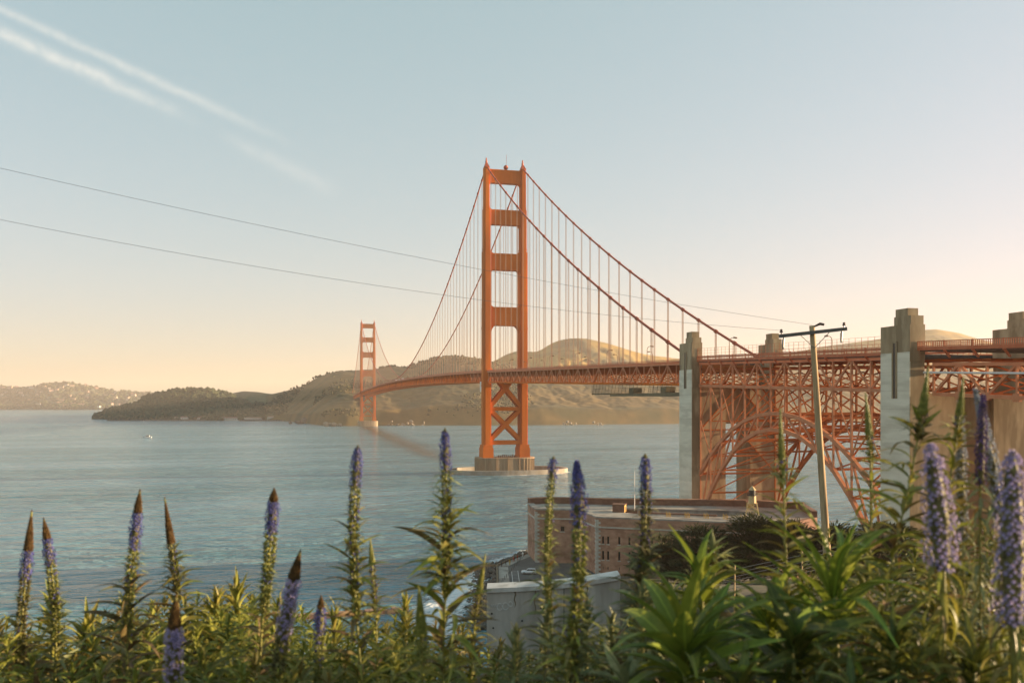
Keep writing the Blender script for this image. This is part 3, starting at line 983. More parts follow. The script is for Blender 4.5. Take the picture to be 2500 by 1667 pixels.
# radar dome and mast on the near tower's top strut
mb = MB()
bm = bmesh.new()
bmesh.ops.create_uvsphere(bm, u_segments=14, v_segments=10, radius=1.75)
mb.add([(v.co.x + 1, v.co.y, v.co.z + 226.3) for v in bm.verts], [[v.index for v in f.verts] for f in bm.faces])
bm.free()
mb.tube([(1, 0, 223.7), (1, 0, 225.2)], .8, 8)
obj('dome_beacon', mb, 'cable', TOW_S, True)
obj('mast', MB().tube([(1.6, 1, 223.8), (1.6, 1, 236)], .12, 5), 'cable', TOW_S)
# gallery boxes between the legs on top of the pier
mb = MB()
for k in range(9):
    mb.box((-6 + k * 1.5, -5.2, 13.6), (-5.2 + k * 1.5, -4.6, 15.2 + .6 * random.random()))
obj('pier_equipment', mb, 'lamp_metal', TOW_S)

# oval fender wall round the near pier
fe = MB()
NF = 72
for i in range(NF):
    a0, a1 = 2 * math.pi * i / NF, 2 * math.pi * (i + 1) / NF
    q = []
    for a in (a0, a1):
        for k in (1.0, 0.93):
            q.append((3 + 45 * k * math.copysign(abs(math.cos(a)) ** .8, math.cos(a)), 1 + 24 * (k if k == 1 else .88) * math.copysign(abs(math.sin(a)) ** .9, math.sin(a))))
    (ox0, oy0), (ix0, iy0), (ox1, oy1), (ix1, iy1) = q
    fe.add([(ox0, oy0, -3), (ox1, oy1, -3), (ox1, oy1, 5.2), (ox0, oy0, 5.2), (ix0, iy0, 5.2), (ix1, iy1, 5.2), (ix1, iy1, -3), (ix0, iy0, -3)],
           [(0, 1, 2, 3), (3, 2, 5, 4), (4, 5, 6, 7)])
obj('fender_wall', fe, 'fender', TOW_S)

# main cables, each with its suspenders and bands
ys = [-343 + i * 7.0 for i in range(49)] + [0] + [i * 16.0 for i in range(1, 80)] + [1280] + [1280 + i * 12 for i in range(1, 29)]
ROPE = {}
for s, lab in ((-1, 'near main cable'), (1, 'far main cable')):
    cb = MB()
    pts = [(s * HX, y, cable_z(y)) for y in ys]
    cb.tube(pts, 0.52, 8)
    c = obj('main_cable', cb, 'cable', bridge, True)
    tag(c, lab)
    yy = [y for y in np.arange(-335.3, -8, 15.24)] + [y for y in np.arange(15.24, 1270, 15.24)] + [1280 + 15.24 * k for k in range(1, 19)]
    for y in yy:
        z1, z0 = cable_z(y), deck_z(y) - .4
        if z1 - z0 < 1.0:
            continue
        if 'rope' not in ROPE:
            rm = MB()
            for dx in (-.24, .24):
                for dy in (-.16, .16):
                    rm.box((dx - .055, dy - .055, 0), (dx + .055, dy + .055, 1))
            ROPE['rope'] = rm.mesh('suspender', 'rope')
            bmh = MB().tube([(0, -.75, .18), (0, -.7, .18), (0, .7, .18), (0, .75, .18)], [.52, .78, .78, .52], 8)
            ROPE['band'] = bmh.mesh('cable_band', 'cable')
        o = bpy.data.objects.new('suspender', ROPE['rope'])
        o.location = (s * HX, y, z0)
        o.scale = (1, 1, z1 - z0)
        put(o, c)
        if y < 200:
            o = bpy.data.objects.new('cable_band', ROPE['band'])
            o.location = (s * HX, y, z1 - .18)
            sl = (cable_z(y + 1) - cable_z(y - 1)) / 2
            o.rotation_euler = (math.atan(sl), 0, 0)
            put(o, c)

# deck: road slab, sidewalks, stiffening trusses, railings
dk = MB()
yd = [-343 + i * 7.62 for i in range(46)] + list(np.arange(15.24, 1280, 15.24)) + [1280 + i * 15.24 for i in range(0, 23)]
for a, b in zip(yd[:-1], yd[1:]):
    za, zb = deck_z(a), deck_z(b)
    dk.add([(-13.2, a, za + .25), (13.2, a, za + .25), (13.2, b, zb + .25), (-13.2, b, zb + .25), (-13.2, a, za - .5), (13.2, a, za - .5), (13.2, b, zb - .5), (-13.2, b, zb - .5)],
           [(0, 1, 2, 3), (4, 7, 6, 5), (0, 4, 5, 1), (0, 3, 7, 4), (1, 5, 6, 2)])
obj('road_slab', dk, 'asphalt', bridge)
for s in (-1, 1):
    tr = empty('stiffening_truss', (s * HX, -343, 60), bridge)
    tag(tr, 'near stiffening truss' if s < 0 else 'far stiffening truss')
    top, bot = MB(), MB()
    for a, b in zip(yd[:-1], yd[1:]):
        top.beam((s * HX, a, deck_z(a) - .1), (s * HX, b, deck_z(b) - .1), .9, 1.0, up=(0, 0, 1))
        bot.beam((s * HX, a, deck_z(a) - 7.6), (s * HX, b, deck_z(b) - 7.6), .85, .9, up=(0, 0, 1))
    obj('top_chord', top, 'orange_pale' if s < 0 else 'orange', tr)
    obj('bottom_chord', bot, 'orange', tr)
    rest = MB()
    n = int(343 / 7.62)
    y = -343.0
    i = 0
    while y < 1280 + 330:
        y1 = y + 7.62
        zt0, zb0 = deck_z(y) - .5, deck_z(y) - 7.3
        zt1, zb1 = deck_z(y1) - .5, deck_z(y1) - 7.3
        pa, pb = ((s * HX, y, zb0), (s * HX, y1, zt1)) if i % 2 == 0 else ((s * HX, y, zt0), (s * HX, y1, zb1))
        if y < 60:
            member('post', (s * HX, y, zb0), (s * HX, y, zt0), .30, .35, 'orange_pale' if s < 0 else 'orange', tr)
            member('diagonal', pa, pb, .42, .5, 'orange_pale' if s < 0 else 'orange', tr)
        else:
            rest.beam((s * HX, y, zb0), (s * HX, y, zt0), .30, .35)
            rest.beam(pa, pb, .42, .5)
        y = y1
        i += 1
    tag(obj('far_bracing', rest, 'orange', tr), kind='stuff')
    # railing with posts
    rl = MB()
    for a, b in zip(yd[:-1], yd[1:]):
        za, zb = deck_z(a), deck_z(b)
        x = s * 14.35
        rl.beam((x, a, za + 1.55), (x, b, zb + 1.55), .14, .16, up=(0, 0, 1))
        rl.beam((x, a, za + .55), (x, b, zb + .55), .12, .55, up=(1, 0, 0))
        rl.beam((x, a, za + 1.1), (x, b, zb + 1.1), .10, .30, up=(1, 0, 0))
    obj('railing', rl, 'orange_rail', bridge)
# floor beams and bottom laterals
fb = MB()
y = -343.0
i = 0
while y < 1280:
    z = deck_z(y)
    fb.box((-HX + .3, y - .22, z - 3.2), (HX - .3, y + .22, z - .52))
    fb.beam((-HX, y, z - 7.6), (HX, y, z - 7.6), .5, .5, up=(0, 0, 1))
    if y < 200:
        fb.beam((-HX, y, z - 7.4), (0, y, z - 3), .3, .3, up=(0, 0, 1))
        fb.beam((HX, y, z - 7.4), (0, y, z - 3), .3, .3, up=(0, 0, 1))
    z2 = deck_z(y + 7.62)
    sg = 1 if i % 2 else -1
    fb.beam((-sg * HX, y, z - 7.6), (sg * HX, y + 7.62, z2 - 7.6), .4, .4, up=(0, 0, 1))
    y += 7.62
    i += 1
tag(obj('floor_beams', fb, 'orange_shaded', bridge), kind='stuff')


# ================================================================== CONCRETE PYLONS
XC = -2.15


def build_pylon(yn, ys_, zt, zpale, zdeck, label):
    """yn, ys_: north and south faces; zt: levels of the three setbacks"""
    py = empty('concrete_pylon', (XC, (yn + ys_) / 2, 3.0))
    tag(py, label, 'pylon', 'concrete pylons at the ends of the steel arch')
    t = yn - ys_
    for s in (-1, 1):
        def X(a):
            return XC + s * a
        mb = MB()

        def bx(a0, a1, y0, y1, z0, z1):
            x0, x1 = sorted((X(a0), X(a1)))
            mb.box((x0, y0, z0), (x1, y1, z1))
        bx(4.6, 17.0, ys_, yn, 1, zdeck - 8.6)           # lower shaft
        bx(13.35, 17.0, ys_ + .05, yn - .05, zdeck - 8.6, zt[0] - 1.6)
        sh = obj('shaft', mb, 'concrete_brown', py)
        mb = MB()
        bx(13.25, 17.06, ys_ - .06, yn + .06, zdeck - 1.0, zt[0])        # crown, three setbacks
        obj('crown_lower_step', mb, 'concrete_brown', sh)
        mb = MB()
        bx(13.5, 16.7, ys_ + .1, yn - t * .42, zt[0], zt[1])
        obj('crown_middle_step', mb, 'concrete_brown', sh)
        mb = MB()
        bx(13.8, 16.4, ys_ + t * .15, yn - t * .42 - .1, zt[1], zt[2])
        obj('crown_top_step', mb, 'concrete_brown', sh)
        if s < 0:
            # pale weathered facing of the outer side, in lifts, and the dark slot
            z = 3.0
            while z < zpale - .1:
                z1 = min(z + 4.1, zpale)
                mb = MB().box((X(17.0) - .16, ys_ + .02, z + .02), (X(17.0) + .1, yn - .02, z1 - .02))
                obj('facing_lift', mb, 'concrete_pale', py)
                z = z1
        mb = MB()
        ym = (yn + ys_) / 2
        x0, x1 = sorted((X(17.15), X(17.32)))
        mb.box((x0, ym - .85, zdeck - 9.0), (x1, ym - .45, zdeck + 3.2))
        mb.box((x0, ym + .45, zdeck - 9.0), (x1, ym + .85, zdeck + 3.2))
        mb.box((x0, ym - .85, zdeck + 3.2), (x1, ym + .85, zdeck + 3.6))
        obj('slot_surround', mb, 'concrete_brown', py)
        x0, x1 = sorted((X(17.0), X(17.22)))
        obj('slot_recess', MB().box((x0, ym - .45, zdeck - 9.0), (x1, ym + .45, zdeck + 3.2)), 'window_dark', py)
    # portal wall joining the shafts under the deck
    obj('portal_wall', MB().box((XC - 4.6, ys_ + .8, 46.5), (XC + 4.6, yn - .8, zdeck - 8.7)), 'concrete_brown', py)
    obj('portal_beam', MB().box((XC - 13.4, ys_ + .4, zdeck - 8.6), (XC + 13.4, yn - .4, zdeck - 7.9)), 'concrete_brown', py)
    return py


build_pylon(-342.3, -351.9, (73.9, 75.6, 77.6), 64.8, 67.4, 'concrete pylon where the suspended span meets the steel arch')
build_pylon(-449.0, -458.6, (70.7, 72.6, 74.3), 64.7, 63.6, 'concrete pylon standing by the approach span, beyond the steel arch')

# ================================================================== STEEL ARCH SPAN
arch = empty('steel_arch_span', (XC, -400, 3.0))
tag(arch, 'orange latticed steel arch span between the two concrete pylons over the brick fort', 'arch span')
Y0, Y1, NP = -352.0, -448.9, 13
TX = 14.0


def a_top(y):
    return 66.8 + (y + 352) * (2.95 / 96.9)


def a_bot(y):
    return a_top(y) - 7.45


def arch_up(y):
    o = abs(y + 399.5)
    return 50.6 - 20.5 * (o / 47) ** 2.15


def arch_lo(y):
    o = abs(y + 399.5)
    return 46.0 - 25.0 * (o / 42.5) ** 2.2


yp = [Y0 + (Y1 - Y0) * i / NP for i in range(NP + 1)]
for s in (-1, 1):
    m = 'orange_pale' if s < 0 else 'orange_shaded'
    x = XC + s * TX
    rib = empty('arch_rib', (x, -400, 20), arch)
    tag(rib, 'near arch rib and spandrel' if s < 0 else 'far arch rib and spandrel')
    for i in range(NP):
        a, b = yp[i], yp[i + 1]
        member('upper_chord', (x, a, arch_up(a)), (x, b, arch_up(b)), .95, 1.0, m, rib)
        la, lb = max(arch_lo(a), 8), max(arch_lo(b), 8)
        member('lower_chord', (x, a, la), (x, b, lb), .95, 1.05, m, rib)
        c = (a, b) if i >= NP / 2 else (b, a)
        member('web_diagonal', (x, c[0], arch_up(c[0])), (x, c[1], max(arch_lo(c[1]), 8)), .45, .5, m, rib)
        member('deck_chord', (x, a, a_top(a)), (x, b, a_top(b)), .9, .95, m, rib)
        member('deck_chord', (x, a, a_bot(a)), (x, b, a_bot(b)), .8, .85, m, rib)
        pa, pb = ((x, a, a_bot(a)), (x, b, a_top(b))) if i % 2 == 0 else ((x, a, a_top(a)), (x, b, a_bot(b)))
        member('truss_diagonal', pa, pb, .42, .5, m, rib)
    for i, y in enumerate(yp):
        member('spandrel_post', (x, y, arch_up(y)), (x, y, a_top(y)), .46, .52, m, rib)
        member('rib_post', (x, y, max(arch_lo(y), 8)), (x, y, arch_up(y)), .40, .45, m, rib)
        for zc in (arch_up(y), max(arch_lo(y), 8), a_bot(y)):
            o = member('gusset_plate', (x - .5, y, zc), (x + .5, y, zc), 1.1, 1.1, m, rib)
    # column bracing near the springing
    for i in (0, 1, 2, 3, 9, 10, 11, 12):
        a, b = yp[i], yp[i + 1]
        z0 = max(arch_up(a), arch_up(b))
        zt_ = a_bot((a + b) / 2)
        nn = max(1, int((zt_ - z0) / 8.5))
        for k in range(nn):
            q0, q1 = z0 + (zt_ - z0) * k / nn, z0 + (zt_ - z0) * (k + 1) / nn
            if (i + k) % 2:
                member('lacing', (x, a, q0), (x, b, q1), .26, .3, m, rib)
            else:
                member('lacing', (x, a, q1), (x, b, q0), .26, .3, m, rib)
# transverse frames between the two ribs
fr = empty('transverse_bracing', (XC, -400, 30), arch)
for i, y in enumerate(yp):
    x0, x1 = XC - TX, XC + TX
    zt_, zl = a_bot(y), arch_up(y)
    member('floor_beam', (x0, y, a_top(y) - 1.8), (x1, y, a_top(y) - 1.8), 2.6, .4, 'orange_shaded', fr)
    member('cross_beam', (x0, y, zt_), (x1, y, zt_), .5, .5, 'orange_shaded', fr)
    member('cross_beam', (x0, y, zl), (x1, y, zl), .55, .55, 'orange_shaded', fr)
    member('cross_beam', (x0, y, max(arch_lo(y), 8)), (x1, y, max(arch_lo(y), 8)), .55, .55, 'orange_shaded', fr)
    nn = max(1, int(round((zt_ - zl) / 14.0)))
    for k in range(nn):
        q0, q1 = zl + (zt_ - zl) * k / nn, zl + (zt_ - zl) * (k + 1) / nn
        member('sway_brace', (x0, y, q0), (XC, y, q1), .32, .34, 'orange_shaded', fr)
        member('sway_brace', (XC, y, q1), (x1, y, q0), .32, .34, 'orange_shaded', fr)
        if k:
            member('cross_beam', (x0, y, q0), (x1, y, q0), .36, .36, 'orange_shaded', fr)
    member('sway_brace', (x0, y, zt_), (XC, y, a_top(y) - 3), .30, .3, 'orange_shaded', fr)
    member('sway_brace', (XC, y, a_top(y) - 3), (x1, y, zt_), .30, .3, 'orange_shaded', fr)
    member('sway_brace', (x0, y, max(arch_lo(y), 8)), (x1, y, zl), .3, .3, 'orange_shaded', fr)
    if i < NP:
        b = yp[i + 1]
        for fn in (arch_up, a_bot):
            member('lateral', (x0, y, fn(y)), (x1, b, fn(b)), .34, .34, 'orange_shaded', fr)
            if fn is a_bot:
                member('lateral', (x1, y, fn(y) + .02), (x0, b, fn(b) + .02), .34, .34, 'orange_shaded', fr)
# arch span and approach decks, railing and fence


def deck_piece(parent, ya, yb, ztop, brackets=True, pickets=False):
    mb = MB()
    n = max(2, int(abs(yb - ya) / 7.5))
    yy = [ya + (yb - ya) * i / n for i in range(n + 1)]
    for a, b in zip(yy[:-1], yy[1:]):
        za, zb = ztop(a), ztop(b)
        v = [(XC - 14.6, a, za + .9), (XC + 14.6, a, za + .9), (XC + 14.6, b, zb + .9), (XC - 14.6, b, zb + .9)]
        mb.add(v + [(p[0], p[1], p[2] - .6) for p in v], [(0, 3, 2, 1), (4, 5, 6, 7), (0, 1, 5, 4), (1, 2, 6, 5), (2, 3, 7, 6), (3, 0, 4, 7)])
    obj('road_slab', mb, 'asphalt', parent)
    for s in (-1, 1):
        x = XC + s * 15.2
        rb, pk = MB(), MB()
        for a, b in zip(yy[:-1], yy[1:]):
            za, zb = ztop(a), ztop(b)
            rb.beam((x, a, za + .95), (x, b, zb + .95), .18, .75, up=(1, 0, 0))
            rb.beam((x, a, za + 2.45), (x, b, zb + 2.45), .16, .16, up=(0, 0, 1))
            rb.beam((x, a, za + 1.5), (x, b, zb + 1.5), .12, .14, up=(0, 0, 1))
            rb.beam((x - .02, a, za + 2.0), (x - .02, b, zb + 2.0), .06, .55 if not pickets else .08, up=(1, 0, 0))
        obj('railing_beam', rb, 'orange_rail', parent)
        k = 0
        y = ya
        stp = -.55 if pickets else -1.9
        while y > yb:
            z = ztop(y)
            pk.box((x - .06, y - .07, z + .9), (x + .06, y + .07, z + 2.4))
            y += stp
            k += 1
        tag(obj('railing_pickets', pk, 'orange_rail', parent), kind='stuff')
        if brackets:
            for y in yy[1:-1]:
                z = ztop(y)
                member('sidewalk_bracket', (XC + s * 13.7, y, z - 1.0), (x, y, z + .55), .3, .45, 'orange_rail', parent)
                member('railing_post', (x, y, z + .5), (x, y, z + 2.6), .22, .25, 'orange_rail', parent)


deck_piece(arch, Y0, Y1, a_top)
# tall light security fence along the arch span
fc = MB()
for s in (-1, 1):
    x = XC + s * 15.0
    for k in range(41):
        y = Y0 + (Y1 - Y0) * k / 40
        fc.beam((x, y, a_top(y) + 2.4), (x, y, a_top(y) + 5.0), .07, .07)
    for h in (3.3, 4.2, 5.0):
        fc.beam((x, Y0, a_top(Y0) + h), (x, Y1, a_top(Y1) + h), .05, .05, up=(0, 0, 1))
obj('security_fence', fc, 'orange_rail', arch)

# approach truss to the right of the second pylon
app = empty('approach_span', (XC, -500, 3))
tag(app, 'orange approach truss span with picket railing beyond the second pylon', 'truss span')


def p_top(y):
    return 64.4 + (y + 459) * 0.040


deck_piece(app, -458.7, -545.0, p_top, pickets=True)
for s in (-1, 1):
    x = XC + s * 13.0
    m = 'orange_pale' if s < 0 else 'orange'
    pn = 7.4
    for i in range(11):
        a, b = -461 - i * pn, -461 - (i + 1) * pn
        zt_ = lambda q: p_top(q) - 2.4
        zb_ = lambda q: p_top(q) - 8.8
        member('top_chord', (x, a, zt_(a)), (x, b, zt_(b)), .7, .7, m, app)
        member('bottom_chord', (x, a, zb_(a)), (x, b, zb_(b)), .75, .75, m, app)
        member('post', (x, a, zb_(a)), (x, a, zt_(a)), .4, .45, m, app)
        if i % 2 == 0:
            member('diagonal', (x, a, zb_(a)), (x, b, zt_(b)), .5, .55, m, app)
        else:
            member('diagonal', (x, a, zt_(a)), (x, b, zb_(b)), .5, .55, m, app)
        member('gusset_plate', (x - .35, b, zb_(b)), (x + .35, b, zb_(b)), 1.6, 1.6, m, app)
        member('floor_beam', (XC - 13, a, zt_(a) + .9), (XC + 13, a, zt_(a) + .9), 2.2, .4, 'orange', app)
        member('cross_beam', (XC - 13, a, zb_(a)), (XC + 13, a, zb_(a)), .5, .5, 'orange', app)
        member('sway_brace', (XC - 13, a, zb_(a)), (XC + 13, a, zt_(a)), .35, .35, 'orange', app)
        member('sway_brace', (XC + 13, a - .1, zb_(a)), (XC - 13, a - .1, zt_(a)), .35, .35, 'orange', app)
obj('service_pipe', MB().tube([(XC - 13.9, -459, 60.2), (XC - 13.9, -545, 56.9)], .22, 8), 'white_tarp', app)
# concrete bents carrying the approach span
for yb_, lab in ((-492.0, 'tall brown concrete bent under the approach span'),):
    bent = empty('concrete_bent', (XC, yb_, 3))
    tag(bent, lab, 'bridge pier')
    for s in (-1, 1):
        obj('column', MB().box((XC + s * 9.5 - 2.6, yb_ - 2.5, 1), (XC + s * 9.5 + 2.6, yb_ + 2.5, 53.0)), 'concrete_brown', bent)
    obj('cap_beam', MB().box((XC - 14.2, yb_ - 2.9, 51.0), (XC + 14.2, yb_ + 2.9, 53.6)), 'concrete_brown', bent)

# ------------------------------------------------------------------ lamps on the bridge
ORD = ['first', 'second', 'third', 'fourth', 'fifth', 'sixth', 'seventh', 'eighth', 'ninth', 'tenth', 'eleventh', 'twelfth', 'thirteenth', 'fourteenth', 'fifteenth', 'sixteenth']


def lamp_meshes(s):
    pole = MB().tube([(0, 0, 0), (0, 0, 5.8), (-s * .25, 0, 6.6), (-s * .8, 0, 7.05), (-s * 1.5, 0, 7.15)], [.17, .12, .11, .10, .09], 6)
    head = MB().tube([(-s * 1.3, 0, 7.15), (-s * 1.5, 0, 7.2), (-s * 2.5, 0, 7.12), (-s * 2.7, 0, 7.05)], [.12, .26, .28, .12], 6)
    return pole.mesh('lamp_pole', 'lamp_metal'), head.mesh('lamp_head', 'lamp_metal')


for s, side in ((-1, 'near'), (1, 'far')):
    pm, hm = lamp_meshes(s)
    for i in range(11):
        y = -300 + i * 45.72 + (12 if s > 0 else 0)
        e = empty('street_lamp', (s * 13.5, y, deck_z(y) + .25))
        tag(e, f'{ORD[i]} bent-arm street lamp from the pylon along the {side} side of the suspended roadway', 'street lamp', 'street lamps on the bridge')
        for mm in (pm, hm):
            o = bpy.data.objects.new(mm.name.split('.')[0], mm)
            o.location = e.location
            put(o, e)
    e = empty('street_lamp', (XC + s * 13.9, (-372 if s < 0 else -385), a_top(-378) + .9))
    tag(e, f'bent-arm street lamp above the steel arch on its {side} side', 'street lamp', 'street lamps on the bridge')
    for mm in (pm, hm):
        o = bpy.data.objects.new(mm.name.split('.')[0], mm)
        o.location = e.location
        put(o, e)

# ------------------------------------------------------------------ maintenance scaffold under the side span
scf = empty('maintenance_scaffold', (0, -290, 56))
tag(scf, 'brown netted work platform hung under the side span beside the pylon', 'scaffold')
obj('platform', MB().box((-15.0, -341, 56.4), (14, -262, 57.3)), 'scaffold', scf)
obj('platform_tip', MB().box((-15.0, -262, 57.3), (10, -238, 57.8)), 'scaffold', scf)
hg = MB()
for k in range(26):
    y = -341 + k * 4.1
    hg.beam((-14.9, y, 57), (-14.2, y, deck_z(y) - 7.6), .12, .12)
    hg.beam((13.9, y, 57), (13.8, y, deck_z(y) - 7.6), .12, .12)
for h in (.8, 1.5, 2.1):
    hg.beam((-15.0, -341, 57.3 + h), (-15.0, -240, 57.8 + h), .08, .08, up=(0, 0, 1))
obj('hangers', hg, 'scaffold', scf)
nt_ = MB()
for k in range(60):
    y = -300 + k * 1.05
    nt_.beam((-15.05, y, 57.4), (-15.05, y, 62.0 if k > 15 else 59.8), .05, .05)
for k in range(8):
    nt_.beam((-15.05, -300, 57.6 + k * .55), (-15.05, -238, 57.6 + k * .55), .05, .05, up=(0, 0, 1))
tag(obj('safety_netting', nt_, 'netting', scf), kind='stuff')
for i, yv in enumerate((-318, -286)):
    obj('hoist_box', MB().box((-14.6, yv - 2.5, 57.3), (-11, yv + 2.5, 59.6)), 'scaffold', scf)
tp = MB().box((-15.1, 12.0, 63.0), (-14.8, 16.0, 69.2))
tp.box((-15.15, 12.4, 61.5), (-14.85, 14.8, 63.0))
tag(obj('hanging_tarpaulin', tp, 'white_tarp'), 'white tarpaulin hanging from the truss beside the near tower', 'tarpaulin')

# ================================================================== BRICK FORT
FZ, FT = 3.0, 20.0
OUT = [(-62.0, -377.2), (-18.0, -403.8), (2.0, -392.0), (10.0, -372.5), (-4.4, -360.8), (-42.1, -347.4), (-66.0, -337.0), (-72.7, -338.6), (-74.4, -354.5), (-61.7, -359.7)]
INN = [(-46.0, -372.2), (-26.5, -383.9), (-14.0, -381.0), (-8.0, -377.0), (-13.0, -371.6), (-41.5, -358.6), (-47.0, -357.0), (-50.0, -358.5), (-51.5, -362.0), (-50.5, -366.0)]
fort = empty('brick_fort', (-35, -375, FZ))
tag(fort, 'weathered brick fort with granite quoins at the water below the steel arch', 'fort')


def V2(p, z=0.0):
    return Vector((p[0], p[1], z))


def wall_run(p0, p1, z0, z1, th, openings, m, parent, name='wall'):
    """a straight wall with real openings (s0, s1, z0, z1); the piece grid leaves the holes open"""
    a, b = V2(p0), V2(p1)
    ln = (b - a).length
    u = (b - a) / ln
    n = Vector((u.y, -u.x, 0))           # outward side
    xs = sorted({0.0, ln, *[o[0] for o in openings], *[o[1] for o in openings]})
    zs = sorted({z0, z1, *[o[2] for o in openings], *[o[3] for o in openings]})
    mb = MB()
    idx = {}

    def vid(i, j, k):
        key = (i, j, k)
        if key not in idx:
            idx[key] = len(mb.v)
            p = a + u * xs[i] - n * (th * k)
            mb.v.append((p.x, p.y, zs[j]))
        return idx[key]

    def solid(i, j):
        if i < 0 or j < 0 or i >= len(xs) - 1 or j >= len(zs) - 1:
            return False
        cx, cz = (xs[i] + xs[i + 1]) / 2, (zs[j] + zs[j + 1]) / 2
        return not any(o[0] < cx < o[1] and o[2] < cz < o[3] for o in openings)
    for i in range(len(xs) - 1):
        for j in range(len(zs) - 1):
            if not solid(i, j):
                continue
            mb.f += [(vid(i, j, 0), vid(i + 1, j, 0), vid(i + 1, j + 1, 0), vid(i, j + 1, 0)), (vid(i, j + 1, 1), vid(i + 1, j + 1, 1), vid(i + 1, j, 1), vid(i, j, 1))]
            if not solid(i - 1, j):
                mb.f.append((vid(i, j, 1), vid(i, j, 0), vid(i, j + 1, 0), vid(i, j + 1, 1)))
            if not solid(i + 1, j):
                mb.f.append((vid(i + 1, j, 0), vid(i + 1, j, 1), vid(i + 1, j + 1, 1), vid(i + 1, j + 1, 0)))
            if not solid(i, j - 1):
                mb.f.append((vid(i, j, 1), vid(i + 1, j, 1), vid(i + 1, j, 0), vid(i, j, 0)))
            if not solid(i, j + 1):
                mb.f.append((vid(i, j + 1, 0), vid(i + 1, j + 1, 0), vid(i + 1, j + 1, 1), vid(i, j + 1, 1)))
    mb.mi = [0] * len(mb.f)
    w = obj(name, mb, m, parent)
    for s0, s1, q0, q1 in openings:
        c = a + u * ((s0 + s1) / 2) - n * .55
        pn = MB().beam(c + Vector((0, 0, q0 - .05)), c + Vector((0, 0, q1 + .05)), s1 - s0 + .1, .06, up=u)
        wn = obj('window', pn, 'window_dark', parent)
        if q1 - q0 > 1.2:
            c2 = a + u * ((s0 + s1) / 2)
            obj('window_sill', MB().beam(c2 - u * ((s1 - s0) / 2 + .2) + Vector((0, 0, q0 - .16)), c2 + u * ((s1 - s0) / 2 + .2) + Vector((0, 0, q0 - .16)), .26, .3, up=n), 'granite', wn)
    return w, u, n, ln


front = []
for s0 in [1.7, 3.2, 6.5, 9.5] + [12.9 + 3.15 * k for k in range(16)]:
    if s0 > 49:
        break
    front += [(s0, s0 + .62, 12.1, 14.3), (s0, s0 + .62, 7.4, 10.0), (s0 + .2, s0 + .45, 4.5, 5.4)]
wall_run(OUT[0], OUT[1], FZ - 1, FT - .35, 1.6, front, 'brick', fort)
wall_run(OUT[9], OUT[0], FZ - 1, FT - .35, 1.6, [(8.2, 8.8, 12.4, 14.2), (8.2, 8.6, 9.0, 9.8), (3.0, 3.6, 12.4, 14.2)], 'brick', fort)
wall_run(OUT[8], OUT[9], FZ - 1, FT - .35, 1.6, [(3.0, 4.2, 13.0, 14.6), (3.0, 4.2, 8.6, 10.2), (8.0, 9.2, 13.0, 14.6)], 'brick', fort)
wall_run(OUT[7], OUT[8], FZ - 1, FT - .35, 1.6, [(6, 6.6, 12.4, 14.2)], 'brick', fort)
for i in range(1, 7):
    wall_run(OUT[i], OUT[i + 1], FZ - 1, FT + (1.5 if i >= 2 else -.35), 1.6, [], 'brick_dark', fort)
# courtyard walls with arched galleries
for i in range(10):
    p0, p1 = INN[(i + 1) % 10], INN[i]
    a, b = V2(p0), V2(p1)
    ln_ = (b - a).length
    ops = [(s, s + 2.6, FZ, 18.0) for s in np.arange(1.2, ln_ - 3.2, 3.6)] if i in (3, 4) else []
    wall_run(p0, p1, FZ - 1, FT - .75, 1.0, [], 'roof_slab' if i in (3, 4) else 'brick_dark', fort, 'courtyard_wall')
    n = Vector((b - a).normalized())
    nn = Vector((n.y, -n.x, 0))
    for s0, s1, q0, q1 in ops:
        c = a + n * ((s0 + s1) / 2) + nn * .06
        r_ = (s1 - s0) / 2
        poly = [c + n * (r_ * math.cos(t / 10 * math.pi)) + Vector((0, 0, 16.6 + r_ * .8 * math.sin(t / 10 * math.pi))) for t in range(11)]
        poly += [c - n * r_ + Vector((0, 0, 14)), c + n * r_ + Vector((0, 0, 14))]
        mb = MB()
        mb.add(poly, [tuple(range(13))])
        obj('gallery_arch', mb, 'window_dark', fort)
# terrace roof ring
mb = MB()
for i in range(10):
    j = (i + 1) % 10
    z0 = FT - .36
    mb.add([V2(OUT[i], z0), V2(OUT[j], z0), V2(INN[j], z0), V2(INN[i], z0), V2(OUT[i], FT - 1.1), V2(OUT[j], FT - 1.1), V2(INN[j], FT - 1.1), V2(INN[i], FT - 1.1)],
           [(0, 1, 2, 3), (7, 6, 5, 4), (2, 6, 7, 3)])
obj('terrace_roof', mb, 'roof_slab', fort)


def band_along(i, z0, z1, out, m, name, inn=.5, ext=.1):
    a, b = V2(OUT[i]), V2(OUT[(i + 1) % 10])
    u = (b - a).normalized()
    n = Vector((u.y, -u.x, 0))
    a2, b2 = a - u * ext, b + u * ext
    v = [a2 + n * out, b2 + n * out, b2 - n * inn, a2 - n * inn]
    mb = MB().add([(p.x, p.y, z0) for p in v] + [(p.x, p.y, z1) for p in v], [(0, 3, 2, 1), (4, 5, 6, 7), (0, 1, 5, 4), (1, 2, 6, 5), (2, 3, 7, 6), (3, 0, 4, 7)])
    return obj(name, mb, m, fort)


for q, i in enumerate((0, 9, 8, 7)):
    band_along(i, FT - .35, FT + .05 + .003 * q, .12 + .004 * q, 'roof_slab', 'coping', 1.9, .0)
    band_along(i, 16.75, 17.15 + .003 * q, .34 + .004 * q, 'granite', 'cornice', .2, .3)
